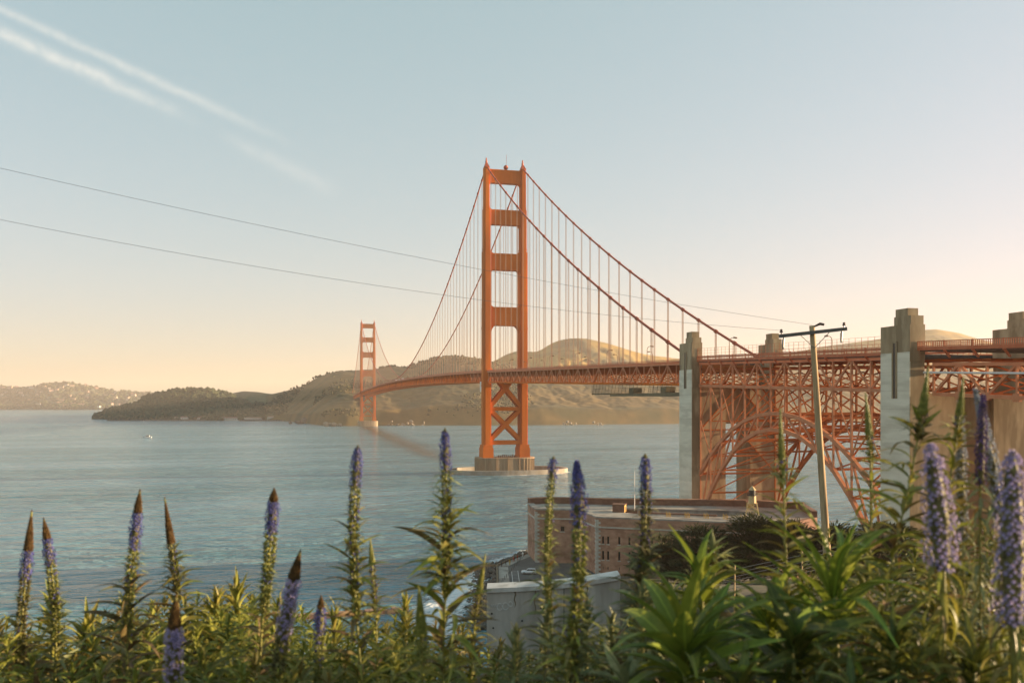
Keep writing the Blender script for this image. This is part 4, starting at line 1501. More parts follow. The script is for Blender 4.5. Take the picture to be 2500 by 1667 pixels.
# low inner rail wall on the front wing and the rear parapet coping
for i in (3, 4, 5, 6):
    band_along(i, FT + 1.5, FT + 1.75 + .003 * i, .1, 'brick', 'parapet_coping', 1.75, .0)
a, b = V2(INN[0]), V2(INN[1])
obj('terrace_rail_wall', MB().beam(a + Vector((0, 0, FT + .1)), b + Vector((0, 0, FT + .1)), .35, .95, up=(0, 0, 1)), 'brick_dark', fort)
# granite quoins, course by course
for ci, (c, l0, l1) in {'a': (0, 9, 1), 'b': (8, 7, 9), 'z': (7, 6, 8)}.items():
    P = V2(OUT[c])
    w0 = (V2(OUT[l0]) - P).normalized()
    w1 = (V2(OUT[l1]) - P).normalized()
    n0 = -(w0 + w1).normalized() * 0.10
    z = FZ
    k = 0
    while z < FT - 1.0:
        a0, a1 = (1.35, .75) if k % 2 else (.75, 1.35)
        o_ = P + n0
        quad = [o_, o_ + w1 * a1, P + (w0 + w1) * .35, o_ + w0 * a0]
        mb = MB()
        mb.prism([(p.x, p.y) for p in quad], z + .02, z + .60)
        obj('quoin', mb, 'granite', fort)
        z += .62
        k += 1
# penthouse with door, stair heads, chimneys
pu = (V2(OUT[1]) - V2(OUT[0])).normalized()
pn_ = Vector((-pu.y, pu.x, 0))


def obox(c, lu, ln_, z0, z1, m, name, parent):
    c = Vector(c)
    v = [c - pu * lu - pn_ * ln_, c + pu * lu - pn_ * ln_, c + pu * lu + pn_ * ln_, c - pu * lu + pn_ * ln_]
    mb = MB().add([(p.x, p.y, z0) for p in v] + [(p.x, p.y, z1) for p in v], [(0, 3, 2, 1), (4, 5, 6, 7), (0, 1, 5, 4), (1, 2, 6, 5), (2, 3, 7, 6), (3, 0, 4, 7)])
    return obj(name, mb, m, parent)


ph = empty('stair_penthouse', (-50.5, -365.2, FT - .3))
tag(ph, 'small dark roof hut with sunlit yellow side on the fort terrace', 'hut')
obox((-50.3, -365.5, 0), 1.9, 1.5, FT - .36, 21.9, 'roof_yellow', 'hut_wall', ph)  # low sun on the hut's side put into the yellow wall colour
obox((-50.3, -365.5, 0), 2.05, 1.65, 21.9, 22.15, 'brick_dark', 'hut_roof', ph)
obox(Vector((-50.3, -365.5, 0)) - pn_ * 1.52, 1.88, .05, FT - .3, 21.85, 'brick_dark', 'hut_shaded_front', ph)  # dark sheet painting shade over the face turned from the sun
obox(Vector((-50.3, -365.5, 0)) + pu * 1.9, .04, .5, FT - .3, 21.3, 'window_dark', 'door', ph)
for k, s0 in enumerate((11.5, 19.5, 25.0, 30.5, 36.0, 41.0)):
    c = V2(OUT[0]) + pu * s0 + pn_ * (8.2 if k else 7.5)
    e = empty('roof_stanchions', (c.x, c.y, FT - .3))
    tag(e, f'{ORD[k]} cluster of short yellow posts from the fort corner along the terrace edge', 'posts', 'yellow posts on the fort terrace')
    for q in range(4):
        p = c + pu * (q * .42)
        obj('post', MB().box((p.x - .08, p.y - .08, FT - .36), (p.x + .08, p.y + .08, FT + (.9 if q % 2 else 1.3))), 'roof_yellow', e)
    obj('rail', MB().beam(c + Vector((0, 0, FT + .7)), c + pu * 1.26 + Vector((0, 0, FT + .7)), .07, .07), 'roof_yellow', e)
for k, (x, y) in enumerate(((-58.5, -352.0), (-5.5, -366.0), (3.0, -371.5))):
    e = tag(empty('roof_block', (x, y, FT)), ['sunlit yellow block on the fort roof near the left bastion', 'sunlit yellow block on the fort rear parapet behind the lighthouse', 'sunlit yellow block at the end of the fort roof'][k], 'roof block')
    obox((x, y, 0), 1.2, .8, FT - .36, FT + 1.5, 'roof_yellow', 'block_wall', e)
    obox((x, y, 0), 1.3, .9, FT + 1.5, FT + 1.7, 'brick', 'block_cap', e)
fp = tag(empty('flagpole', (-44.0, -362.5, FT)), 'thin white flagpole without flag rising from the fort', 'flagpole')
obj('pole', MB().tube([(-44.0, -362.5, FT - .5), (-44.0, -362.5, 32.5)], [.11, .06], 6), 'white_paint', fp)
obj('finial', MB().tube([(-44.0, -362.5, 32.4), (-44.0, -362.5, 32.6), (-44.0, -362.5, 32.8)], [.05, .13, .03], 6), 'white_paint', fp)

# lighthouse on the fort roof
lc = Vector((-18.0, -389.6, 0))
lh = tag(empty('lighthouse', (lc.x, lc.y, FT - .3)), 'small skeleton lighthouse with white drum and black lantern on the fort roof', 'lighthouse')
cor = [(-1, -1), (1, -1), (1, 1), (-1, 1)]
for q in range(4):
    a, b = cor[q], cor[(q + 1) % 4]

    def lp(c, z):
        w = 2.0 - (z - 19.6) / (24.2 - 19.6) * .75
        p = lc + pu * c[0] * w + pn_ * c[1] * w
        return Vector((p.x, p.y, z))
    obj('leg', MB().beam(lp(a, 19.6), lp(a, 24.2), .2), 'yellow_white', lh)
    for z0, z1 in ((19.7, 21.9), (21.9, 24.1)):
        obj('brace', MB().beam(lp(a, z0), lp(b, z1), .11), 'yellow_white', lh)
        obj('brace', MB().beam(lp(b, z0), lp(a, z1), .11), 'yellow_white', lh)
        obj('brace', MB().beam(lp(a, z1), lp(b, z1), .13), 'yellow_white', lh)
circ = lambda r, z, n=10: [(lc.x + r * math.cos(2 * math.pi * t / n), lc.y + r * math.sin(2 * math.pi * t / n), z) for t in range(n)]


def drum(r0, r1, z0, z1, m, name):
    mb = MB()
    mb.tube([(lc.x, lc.y, z0), (lc.x, lc.y, z1)], [r0, r1], 10)
    return obj(name, mb, m, lh)


drum(1.15, 1.05, 24.2, 26.4, 'yellow_white', 'drum')
drum(1.5, 1.5, 26.4, 26.6, 'black_iron', 'gallery')
drum(.95, .95, 26.6, 28.0, 'black_iron', 'lantern')
drum(1.2, .95, 28.0, 28.25, 'yellow_white', 'lantern_roof')
drum(.95, .12, 28.25, 29.2, 'yellow_white', 'cupola')
obj('vane', MB().tube([(lc.x, lc.y, 29.1), (lc.x, lc.y, 30.2)], .05, 5), 'black_iron', lh)
gr = MB()
for q in range(10):
    x, y, z = circ(1.45, 26.6)[q]
    gr.beam((x, y, 26.6), (x, y, 27.4), .05)
    x2, y2, _ = circ(1.45, 26.6)[(q + 1) % 10]
    gr.beam((x, y, 27.4), (x2, y2, 27.4), .05)
obj('gallery_rail', gr, 'black_iron', lh)


# ================================================================== CAR, PEOPLE, POSTS
def build_car(loc, yaw):
    c = empty('parked_car', (0, 0, 0))
    tag(c, 'white sport utility car parked on the lot beside the fort', 'car')

    def prof(pts, w, name, m, parent, bev=.06):
        bm = bmesh.new()
        f0 = [bm.verts.new((x, -w / 2, z)) for x, z in pts]
        f1 = [bm.verts.new((x, w / 2, z)) for x, z in pts]
        n = len(pts)
        bm.faces.new(f0)
        bm.faces.new(f1[::-1])
        for i in range(n):
            bm.faces.new((f0[i], f1[i], f1[(i + 1) % n], f0[(i + 1) % n]))
        bmesh.ops.recalc_face_normals(bm, faces=bm.faces)
        bmesh.ops.bevel(bm, geom=list(bm.edges), offset=bev, segments=2, affect='EDGES')
        me = bpy.data.meshes.new(name)
        bm.to_mesh(me)
        bm.free()
        me.materials.append(MATS[m])
        for p in me.polygons:
            p.use_smooth = True
        o = bpy.data.objects.new(name, me)
        return put(o, parent)
    body = prof([(-2.25, .42), (-2.3, .75), (-2.15, .98), (-1.2, 1.08), (2.1, 1.1), (2.28, .95), (2.3, .42), (1.75, .32), (-1.75, .32)], 1.82, 'body', 'car_white', c, .08)
    cab = prof([(-1.15, 1.05), (-.35, 1.62), (.2, 1.72), (1.75, 1.70), (2.2, 1.08)], 1.56, 'cabin', 'car_white', c, .07)
    for sy in (-1, 1):
        for x0, x1, t0, t1 in ((-.82, .28, -.22, .28), (.36, 1.2, .36, 1.2), (1.28, 1.86, 1.28, 1.66)):
            mb = MB().add([(x0, sy * .79, 1.12), (x1, sy * .79, 1.12), (t1, sy * .785, 1.58), (t0, sy * .785, 1.58)], [(0, 1, 2, 3)])
            mb.add([(x0, sy * .80, 1.12), (x1, sy * .80, 1.12), (t1, sy * .795, 1.58), (t0, sy * .795, 1.58)], [(0, 1, 2, 3)])
            obj('side_window', mb, 'car_glass', c)
    obj('windscreen', MB().add([(-1.1, -.66, 1.12), (-1.1, .66, 1.12), (-.42, .6, 1.61), (-.42, -.6, 1.61)], [(0, 1, 2, 3)]), 'car_glass', c)
    obj('rear_window', MB().add([(2.2, -.62, 1.2), (2.2, .62, 1.2), (1.9, .58, 1.6), (1.9, -.58, 1.6)], [(0, 1, 2, 3)]), 'car_glass', c)
    for x in (-1.4, 1.4):
        for sy in (-1, 1):
            w = obj('wheel', MB().tube([(x, sy * .70, .35), (x, sy * .93, .35)], .35, 16), 'tyre', c)
            obj('rim', MB().tube([(x, sy * .93, .35), (x, sy * .945, .35)], .21, 12), 'chrome', w)
    for sy in (-1, 1):
        obj('headlight', MB().box((-2.29, sy * .62 - .17, .74), (-2.16, sy * .62 + .17, .9)), 'chrome', c)
        obj('tail_light', MB().box((2.2, sy * .78 - .1, .85), (2.31, sy * .78 + .1, 1.08)), 'red_lens', c)
    for sy in (-1, 1):
        obj('roof_rail', MB().tube([(-.2, sy * .62, 1.74), (0, sy * .62, 1.82), (1.5, sy * .62, 1.8), (1.7, sy * .62, 1.71)], .03, 6), 'black_iron', c)
        obj('wing_mirror', MB().box((-.78, sy * .98 - .1, 1.1), (-.62, sy * .98 + .1, 1.24)), 'car_white', c)
    c.location = loc
    c.rotation_euler = (0, 0, yaw)
    return c


build_car((-81.2, -372.0, 3.01), -HEAD - R(6))


def person_mesh(hgt, stride):
    J = {'pel': (0, 0, .53), 'chest': (0, 0, .74), 'neck': (0, 0, .84), 'head': (0, -.01, .92), 'top': (0, -.01, .985),
         'hl': (-.05, 0, .51), 'kl': (-.055, -stride * .5, .28), 'al': (-.055, -stride * .3, .04), 'tl': (-.055, -stride * .3 - .07, .015),
         'hr': (.05, 0, .51), 'kr': (.055, stride * .3, .28), 'ar': (.055, stride, .05), 'tr': (.055, stride - .07, .015),
         'sl': (-.115, 0, .80), 'el': (-.15, .03, .63), 'wl': (-.14, -.03, .47), 'fl': (-.14, -.05, .42),
         'sr': (.115, 0, .80), 'er': (.15, -.02, .63), 'wr': (.14, -.06, .48), 'fr': (.14, -.08, .43)}
    E_ = [('pel', 'chest'), ('chest', 'neck'), ('neck', 'head'), ('head', 'top'), ('pel', 'hl'), ('hl', 'kl'), ('kl', 'al'), ('al', 'tl'), ('pel', 'hr'), ('hr', 'kr'), ('kr', 'ar'), ('ar', 'tr'),
          ('chest', 'sl'), ('sl', 'el'), ('el', 'wl'), ('wl', 'fl'), ('chest', 'sr'), ('sr', 'er'), ('er', 'wr'), ('wr', 'fr')]
    rad = {'pel': .085, 'chest': .10, 'neck': .035, 'head': .06, 'top': .045, 'hl': .06, 'hr': .06, 'kl': .042, 'kr': .042, 'al': .028, 'ar': .028, 'tl': .022, 'tr': .022,
           'sl': .042, 'sr': .042, 'el': .033, 'er': .033, 'wl': .022, 'wr': .022, 'fl': .018, 'fr': .018}
    ks = list(J)
    me = bpy.data.meshes.new('person_skeleton')
    me.from_pydata([J[k] for k in ks], [(ks.index(a), ks.index(b)) for a, b in E_], [])
    o = bpy.data.objects.new('person_skeleton', me)
    COL.objects.link(o)
    o.modifiers.new('skin', 'SKIN')
    sk = me.skin_vertices[0].data
    for i, k in enumerate(ks):
        sk[i].radius = (rad[k], rad[k])
    sk[0].use_root = True
    ss = o.modifiers.new('sub', 'SUBSURF')
    ss.levels = ss.render_levels = 1
    dg = bpy.context.evaluated_depsgraph_get()
    m2 = bpy.data.meshes.new_from_object(o.evaluated_get(dg))
    bpy.data.objects.remove(o)
    bpy.data.meshes.remove(me)
    m2.name = 'person'
    m2.transform(Matrix.Scale(hgt, 4))
    for p in m2.polygons:
        p.use_smooth = True
        z = p.center.z / hgt
        p.material_index = 1 if z > .85 else 0
    return m2


PM = [person_mesh(1.75, .02), person_mesh(1.68, .16), person_mesh(1.8, .1)]
PEOPLE = [(-86.6, -359.6, 0, 'cloth_dark', 'person in dark clothes at the sea wall, nearest of the strollers to the rocks'),
          (-84.6, -356.6, 1, 'cloth_dark', 'person in dark clothes walking, second along the sea wall'),
          (-83.5, -357.4, 2, 'roof_yellow', 'person in mustard jacket standing back from the sea wall'),
          (-80.9, -351.9, 1, 'cloth_red', 'person in red top on the promenade'),
          (-80.2, -350.6, 0, 'cloth_dark', 'person in dark clothes close behind the one in red'),
          (-79.0, -349.4, 2, 'cloth_red', 'person in red jacket in the middle of the promenade group'),
          (-77.4, -346.3, 1, 'cloth_dark', 'person in dark coat near the fort bastion'),
          (-75.9, -344.3, 0, 'white_tarp', 'person in white top by the fort bastion')]
for i, (x, y, k, m, lab) in enumerate(PEOPLE):
    me = PM[k].copy()
    me.materials.clear()
    me.materials.append(MATS[m])
    me.materials.append(MATS['skin'])
    o = bpy.data.objects.new('person', me)
    o.location = (x, y, 3.01)
    o.rotation_euler = (0, 0, random.uniform(0, 6.28))
    put(o)
    tag(o, lab, 'person', 'people on the promenade')
for k in range(16):
    t = k / 15
    p = Vector((-92.5, -384, 3)).lerp(Vector((-74.5, -341.5, 3)), t)
    o = MB().tube([p, p + Vector((0, 0, 1.05))], .07, 6)
    tag(obj('chain_post', o, 'black_iron', base=p), f'black chain post on the promenade, {ORD[k]} from the rocks end', 'post', 'posts along the promenade')

# ================================================================== UTILITY POLE, WIRES, FENCE
up_ = empty('utility_pole', L(12.25, 33, -9.4))
tag(up_, 'leaning wooden utility pole with grey crossarm in front of the steel arch', 'utility pole')
ptop, pbot = L(11.43, 33, 2.92), L(12.25, 33, -9.4)
pts = [pbot.lerp(ptop, t / 10) for t in range(11)]
obj('pole', MB().tube(pts, [.165 - .0065 * t for t in range(11)], 14), 'pole_wood', up_, True)
arm = MB()
aL, aR = L(10.12, 32.75, 2.50), L(12.74, 33.0, 2.80)
arm.beam(aL, aR, .13, .15, up=(0, 0, 1))
ao = obj('crossarm', arm, 'arm_wood', up_)
for t in (.30, .74):
    a = aL.lerp(aR, t) + Vector((0, 0, -.05)) - FWD * .08
    obj('arm_brace', MB().tube([a, pbot.lerp(ptop, .935) - FWD * .12 + Vector((0, 0, -.06))], .014, 5), 'galv', up_)
for t, dz in ((.025, 1), (.965, 1)):
    a = aL.lerp(aR, t) + Vector((0, 0, .07))
    obj('insulator', MB().tube([a, a + Vector((0, 0, .05)), a + Vector((0, 0, .06)), a + Vector((0, 0, .10)), a + Vector((0, 0, .105)), a + Vector((0, 0, .16)), a + Vector((0, 0, .19))], [.02, .02, .07, .06, .04, .055, .02], 8), 'insulator', up_)
for t in (.06, .93):
    a = aL.lerp(aR, t) + Vector((0, 0, -.07)) - FWD * .05
    obj('hanging_insulator', MB().tube([a, a + Vector((-.03, 0, -.10)), a + Vector((-.04, 0, -.38)), a + Vector((-.05, 0, -.46))], [.025, .045, .04, .012], 8), 'galv', up_)
obj('pole_lamp', MB().tube([L(11.45, 32.95, 2.86), L(11.7, 32.9, 2.98), L(11.85, 32.9, 2.95)], [.03, .06, .05], 6), 'insulator', up_)


def catenary(a, b, sag, n=26):
    return [a.lerp(b, t / n) - Vector((0, 0, 4 * sag * (t / n) * (1 - t / n))) for t in range(n + 1)]


wa = catenary(L(11.43, 33, 2.95), L(-55.4, 15, 17.4), 1.82, 40)
tag(obj('overhead_wire', MB().tube(wa, .0055, 5), 'wire'), 'upper of the two thin dark wires running from the utility pole across the sky', 'wire', 'overhead wires')
wb = catenary(L(10.2, 32.8, 2.72), L(-55.4, 15, 16.6), 2.8, 40)
tag(obj('overhead_wire', MB().tube(wb, .0055, 5), 'wire'), 'lower of the two thin dark wires running from the utility pole across the sky', 'wire', 'overhead wires')

fn_ = tag(empty('wire_fence', L(10.2, 40, -9.5)), 'wire strand fence with thin posts beside the cypress trees', 'fence')
for k in range(6):
    obj('wire_strand', MB().tube([L(8.6, 39.5, -7.98 - .17 * k), L(10.2, 40, -7.72 - .17 * k), L(13.6, 41, -7.25 - .17 * k), L(17.5, 42.5, -6.75 - .17 * k)], .012, 4), 'galv', fn_)
for r_, f_, z_ in ((10.25, 40, -7.5), (13.7, 41, -7.05), (17.5, 42.5, -6.6), (8.6, 39.5, -7.8)):
    obj('post', MB().tube([L(r_, f_, z_ - 3.2), L(r_ + .04, f_, z_)], .035, 6), 'pole_wood', fn_)


# ================================================================== CYPRESS TREES
def cypress(loc, wid, hgt, seed, label):
    rnd = random.Random(seed)
    e = tag(empty('cypress_tree', loc), label, 'tree', 'cypress trees below the fort')
    base = Vector(loc)
    tr = MB()
    tr.tube([base + Vector((0, 0, -1.5)), base + Vector((.2, 0, hgt * .35)), base + Vector((.1, .3, hgt * .7))], [.5, .35, .16], 7)
    for k in range(9):
        a = rnd.random() * 6.28
        z0 = hgt * rnd.uniform(.15, .5)
        tr.tube([base + Vector((.1, 0, z0)), base + Vector((math.cos(a) * wid * .3, math.sin(a) * wid * .3, z0 + hgt * .18)), base + Vector((math.cos(a) * wid * .45, math.sin(a) * wid * .45, z0 + hgt * .25))], [.16, .1, .04], 5)
    obj('trunk', tr, 'bark', e)
    lobes = []
    for k in range(34):
        a = rnd.random() * 6.28
        q = rnd.random() ** .6
        lobes.append((base + Vector((math.cos(a) * wid * .46 * q, math.sin(a) * wid * .46 * q, hgt * (.16 + .72 * (1 - q ** 1.9) * rnd.uniform(.45, 1.05) + .05 * rnd.random()))), wid * rnd.uniform(.10, .19), a))
    vs, fs = [], []
    for k in range(13000):
        c, r_, la = rnd.choice(lobes)
        d = Vector((rnd.gauss(0, 1), rnd.gauss(0, 1), rnd.gauss(0.2, .5))).normalized()
        p = c + Vector((d.x * r_ * 1.5, d.y * r_ * 1.5, d.z * r_ * .42)) * rnd.uniform(.3, 1.1)
        t = (Vector((d.x + math.cos(la) * .6, d.y + math.sin(la) * .6, .42)) + Vector((rnd.gauss(0, .3), rnd.gauss(0, .3), rnd.gauss(0, .18)))).normalized()
        sd = t.cross(Vector((rnd.gauss(0, .5), rnd.gauss(0, .5), rnd.gauss(1.5, .6)))).normalized()
        l_, w_ = rnd.uniform(.5, 1.5), rnd.uniform(.07, .15)
        o = len(vs)
        vs += [p - sd * w_ * .4, p + t * l_ * .45 - sd * w_, p + t * l_, p + t * l_ * .45 + sd * w_ + Vector((0, 0, .04))]
        fs.append((o, o + 1, o + 2, o + 3))
    mb = MB()
    mb.add(vs, fs)
    obj('crown', mb, 'cypress', e)


def gz(r_, f_):
    return L(r_, f_, bluff_z(r_, f_))


for r_, f_, wd_, top_, sd_, lab in ((27.5, 155, 11.0, -23.2, 31, 'lowest cypress tree, at the end of the row nearest the sea wall'), (33.5, 150, 14.5, -20.9, 4, 'broad cypress tree in front of the fort wall'),
                                   (41.5, 150, 16.0, -18.3, 9, 'tallest cypress tree, in front of the lighthouse'), (49.5, 152, 14.0, -20.4, 15, 'cypress tree between the lighthouse and the wooden pole'),
                                   (56.5, 150, 14.0, -20.0, 22, 'cypress tree behind the foot of the wooden pole'), (64.5, 150, 13.0, -19.2, 27, 'cypress tree nearest the second pylon')):
    q_ = gz(r_, f_)
    cypress(q_, wd_, EYE.z + top_ - q_.z, sd_, lab)

# ================================================================== FAR SHORE: houses, harbour, trees
def hill_points(o, n, zmin, zmax, rnd, bmin=-9, bmax=9, front=True):
    vs = [v.co for v in o.data.vertices]
    nm = [v.normal for v in o.data.vertices]
    out = []
    tries = 0
    while len(out) < n and tries < n * 60:
        tries += 1
        i = rnd.randrange(len(vs))
        p = vs[i]
        d = p - EYE
        b = d.dot(RGT) / d.dot(FWD)
        if zmin < p.z < zmax and bmin < b < bmax and (not front or nm[i].dot(FWD) < 0.05):
            out.append(p + Vector((rnd.uniform(-12, 12), rnd.uniform(-12, 12), 0)))
    return out


def blobs(name, pts, s0, s1, m, rnd, label):
    bm = bmesh.new()
    bmesh.ops.create_icosphere(bm, subdivisions=1, radius=1)
    base = [v.co.copy() for v in bm.verts]
    faces = [[v.index for v in f.verts] for f in bm.faces]
    bm.free()
    vs, fs = [], []
    for p in pts:
        s = rnd.uniform(s0, s1)
        o = len(vs)
        a = rnd.random() * 6.28
        ca, sa = math.cos(a), math.sin(a)
        ht = rnd.uniform(.7, 1.25)
        for v in base:
            k = rnd.uniform(.65, 1.25) * s
            vs.append((p.x + (v.x * ca - v.y * sa) * k, p.y + (v.x * sa + v.y * ca) * k, p.z + (v.z * ht + .35) * k))
        fs += [tuple(i + o for i in f) for f in faces]
    mb = MB()
    mb.add(vs, fs)
    o = obj(name, mb, m)
    tag(o, label, 'trees', kind='stuff')
    return o


FH, WH, RH, HH = (bpy.data.objects[n] for n in ('far_hill', 'woodland_hill', 'rolling_hill', 'headland_hill'))
rnd = random.Random(21)
blobs('far_wood', hill_points(FH, 1700, 4, 400, rnd, -.63, -.40), 8, 17, 'wood_foliage', rnd, 'dark wooded slopes of the far hill across the bay')
blobs('shore_wood', hill_points(WH, 3600, 3, 200, rnd), 5, 11, 'wood_foliage', rnd, 'dark woodland covering the low hill behind the harbour')
blobs('valley_scrub', hill_points(RH, 900, 3, 45, rnd, -.42, -.2), 5, 10, 'wood_foliage', rnd, 'scattered trees at the foot of the rolling green hill')
rp = [p for p in hill_points(HH, 9000, 20, 260, rnd, -.34, .02) if noise.noise(p * .006) > .05][:2200]
blobs('headland_scrub', rp, 1.6, 4.0, 'scrub', rnd, 'dark scrub patches on the headland behind the far tower')
# trees on the headland crest
crest = []
for b, f, z in [(a / b_, b_, c) for a, b_, c in HEADLAND_R]:
    pass
cb = np.array([a / b_ for a, b_, c in HEADLAND_R])
for k in range(150):
    b = rnd.choice([rnd.uniform(-.150, -.132), rnd.uniform(-.118, -.085), rnd.uniform(-.225, -.19), rnd.uniform(-.10, -.06)])
    f = np.interp(b, cb, [q[1] for q in HEADLAND_R])
    z = np.interp(b, cb, [q[2] for q in HEADLAND_R])
    q = EYE + RGT * b * f + FWD * f
    crest.append(Vector((q.x + rnd.uniform(-15, 15), q.y + rnd.uniform(-20, 20), z - 3)))
blobs('crest_wood', crest, 2.5, 5.5, 'wood_foliage', rnd, 'small trees along the crest of the headland')

HM = {}


def house_mesh(w, d, h, wallm):
    key = (w, d, h, wallm)
    if key not in HM:
        mb = MB().box((-w / 2, -d / 2, -4), (w / 2, d / 2, h))
        o = .6
        mb.add([(-w / 2 - o, -d / 2 - o, h), (w / 2 + o, -d / 2 - o, h), (w / 2 + o, d / 2 + o, h), (-w / 2 - o, d / 2 + o, h), (-w / 2 - o, 0, h + d * .28), (w / 2 + o, 0, h + d * .28)],
               [(0, 1, 5, 4), (2, 3, 4, 5), (0, 4, 3), (1, 2, 5), (0, 3, 2, 1)], 1)
        for k in range(max(2, int(w / 5))):
            x = -w / 2 + (k + .5) * w / max(2, int(w / 5))
            mb.box((x - .9, -d / 2 - .08, 1.2), (x + .9, -d / 2 + .1, h - 1.2), 2)
        HM[key] = mb.mesh('house', [wallm, 'house_roof', 'window_dark'])
    return HM[key]


for p in hill_points(FH, 95, 8, 190, rnd, -.62, -.415):
    w, d, h = rnd.choice([(22, 13, 8), (30, 14, 9), (16, 12, 10), (26, 15, 7), (36, 14, 8)])
    wm_ = rnd.choice(['house_pale'] * 5 + ['house_white'])
    o = bpy.data.objects.new('hillside_house', house_mesh(w, d, h, wm_))
    o.location = p + Vector((0, 0, 7))
    o.scale = (1.05,) * 3
    o.rotation_euler = (0, 0, -HEAD + rnd.uniform(-.7, .7))
    put(o)
    bb = (p - EYE).dot(RGT) / (p - EYE).dot(FWD)
    where = 'close to the shore' if p.z < 45 else ('halfway up the slope' if p.z < 95 else 'near the crest')
    side = 'left end' if bb < -.56 else ('middle' if bb < -.48 else 'right end')
    size = {36: 'longest', 30: 'long', 26: 'low', 22: 'small', 16: 'narrow tall'}[w]
    tag(o, f"{size} {'white' if wm_ == 'house_white' else 'pinkish'} house {where} at the {side} of the far hillside", 'house', 'houses on the far hillside')

HARB = [(-935, 2452, 46, 13, 8, 'long white boathouse with reddish roof on the harbour quay, by the woodland'), (-872, 2452, 34, 12, 7, 'second white boathouse on the harbour quay'),
        (-800, 2455, 60, 12, 6, 'longest white shed on the harbour quay'), (-735, 2458, 48, 12, 6, 'white shed on the quay beside the cottages'), (-672, 2440, 30, 14, 9, 'white house at the harbour end nearest the headland'),
        (-655, 2520, 20, 12, 9, 'white cottage on the slope above the harbour'), (-700, 2540, 18, 11, 9, 'white cottage in trees at the valley mouth'), (-630, 2500, 16, 11, 10, 'white cottage highest above the harbour')]
for r_, f_, w, d, h, lab in HARB:
    q = EYE + RGT * r_ + FWD * f_
    hz = 3.0 if f_ < 2470 else 14.0
    o = bpy.data.objects.new('harbour_building', house_mesh(w, d, h, 'house_white'))
    o.location = (q.x, q.y, hz)
    o.rotation_euler = (0, 0, -HEAD + rnd.uniform(-.15, .15))
    put(o)
    tag(o, lab, 'building', 'buildings at the harbour')
mb = MB()
for r0, r1, f_ in ((-1130, -860, 2420), (-755, -590, 2395)):
    n = 40
    for k in range(n):
        a = EYE + RGT * (r0 + (r1 - r0) * k / n) + FWD * (f_ + rnd.uniform(-2, 2))
        b = EYE + RGT * (r0 + (r1 - r0) * (k + 1) / n) + FWD * (f_ + rnd.uniform(-2, 2))
        a.z = b.z = 2.6 + rnd.uniform(-.4, .5)
        mb.beam(a, b, 7, 4.0, up=(0, 0, 1))
tag(obj('harbour_mole', mb, 'rock'), 'low dark stone mole enclosing the harbour', 'breakwater')

# pale cliff scars at the waterline
mb = MB()
for b, f_, n, sp in ((-.128, 1935, 14, 18), (.068, 1945, 7, 12), (.10, 1948, 5, 8)):
    for k in range(n):
        q = EYE + RGT * (b * f_ + rnd.gauss(0, sp)) + FWD * (f_ + rnd.uniform(-10, 4))
        rock_shape(mb, Vector((q.x, q.y, 2 + abs(rnd.gauss(0, 5)))), rnd.uniform(2.5, 5))
tag(obj('shore_boulders', mb, 'cliff_pale'), 'pale boulders and scars along the foot of the headland cliff', 'rocks', kind='stuff')
for k, (b, f_, s) in enumerate(((-.2430, 2085, 13), (-.2105, 1870, 12))):
    mb = MB()
    q = EYE + RGT * b * f_ + FWD * f_
    for j in range(9):
        rock_shape(mb, Vector((q.x + rnd.gauss(0, s * .6), q.y + rnd.gauss(0, 5), 3 + abs(rnd.gauss(0, s * .25)))), s * rnd.uniform(.3, .6))
    tag(obj('sea_stack', mb, ['rock', 'cliff_pale'][k]), ['small dark rock islet off the harbour mouth', 'pale rock stack at the headland point beside the far tower'][k], 'rock')
# concrete pylon and viaduct beyond the far tower
fpy = tag(empty('far_pylon', (-13, 1625, 20)), 'pale concrete pylon where the bridge lands beyond the far tower', 'pylon')
for s in (-1, 1):
    obj('shaft', MB().box((s * 17 - 5, 1612, 5), (s * 17 + 5, 1624, 74)), 'concrete_pale', fpy)
    obj('crown', MB().box((s * 17 - 3.5, 1614, 74), (s * 17 + 3.5, 1622, 79)), 'concrete_pale', fpy)

# motor boat
bq = on = Vector((-361.5, 740, WZ))
bt = tag(empty('motor_boat', bq), 'small white motor boat with dark windows on the open water', 'boat')
hull = MB()
st = [(-6.5, .3, 1.9, 1.6), (-3, 1.75, 1.7, 1.5), (1, 2.0, 1.5, 1.4), (6, 1.8, 1.45, 1.3)]
for x, w, zt_, wb in st:
    hull.v += [(x, -w, zt_), (x, -w * .65, -.4), (x, w * .65, -.4), (x, w, zt_)]
for i in range(3):
    o = i * 4
    hull.f += [(o, o + 4, o + 5, o + 1), (o + 1, o + 5, o + 6, o + 2), (o + 2, o + 6, o + 7, o + 3), (o + 3, o + 7, o + 4, o)]
hull.f += [(0, 1, 2, 3), (15, 14, 13, 12)]
hull.mi = [0] * len(hull.f)
hm_ = hull.mesh('hull', 'white_paint')
cabm = MB().extrude_xz([(-2.6, 1.5), (3.2, 1.4), (3.0, 3.5), (-1.2, 3.5)], -1.4, 1.4).mesh('cabin', 'white_paint')
winm = MB().extrude_xz([(-1.8, 2.2), (2.8, 2.2), (2.7, 3.0), (-1.3, 3.0)], -1.45, 1.45).mesh('cabin_window', 'window_dark')
roofm = MB().box((-1.8, -1.7, 3.5), (3.8, 1.7, 3.75)).mesh('cabin_roof', 'window_dark')
for me in (hm_, cabm, winm, roofm):
    o = bpy.data.objects.new(me.name, me)
    o.location = bq
    o.rotation_euler = (0, 0, -HEAD + .2)
    put(o, bt)

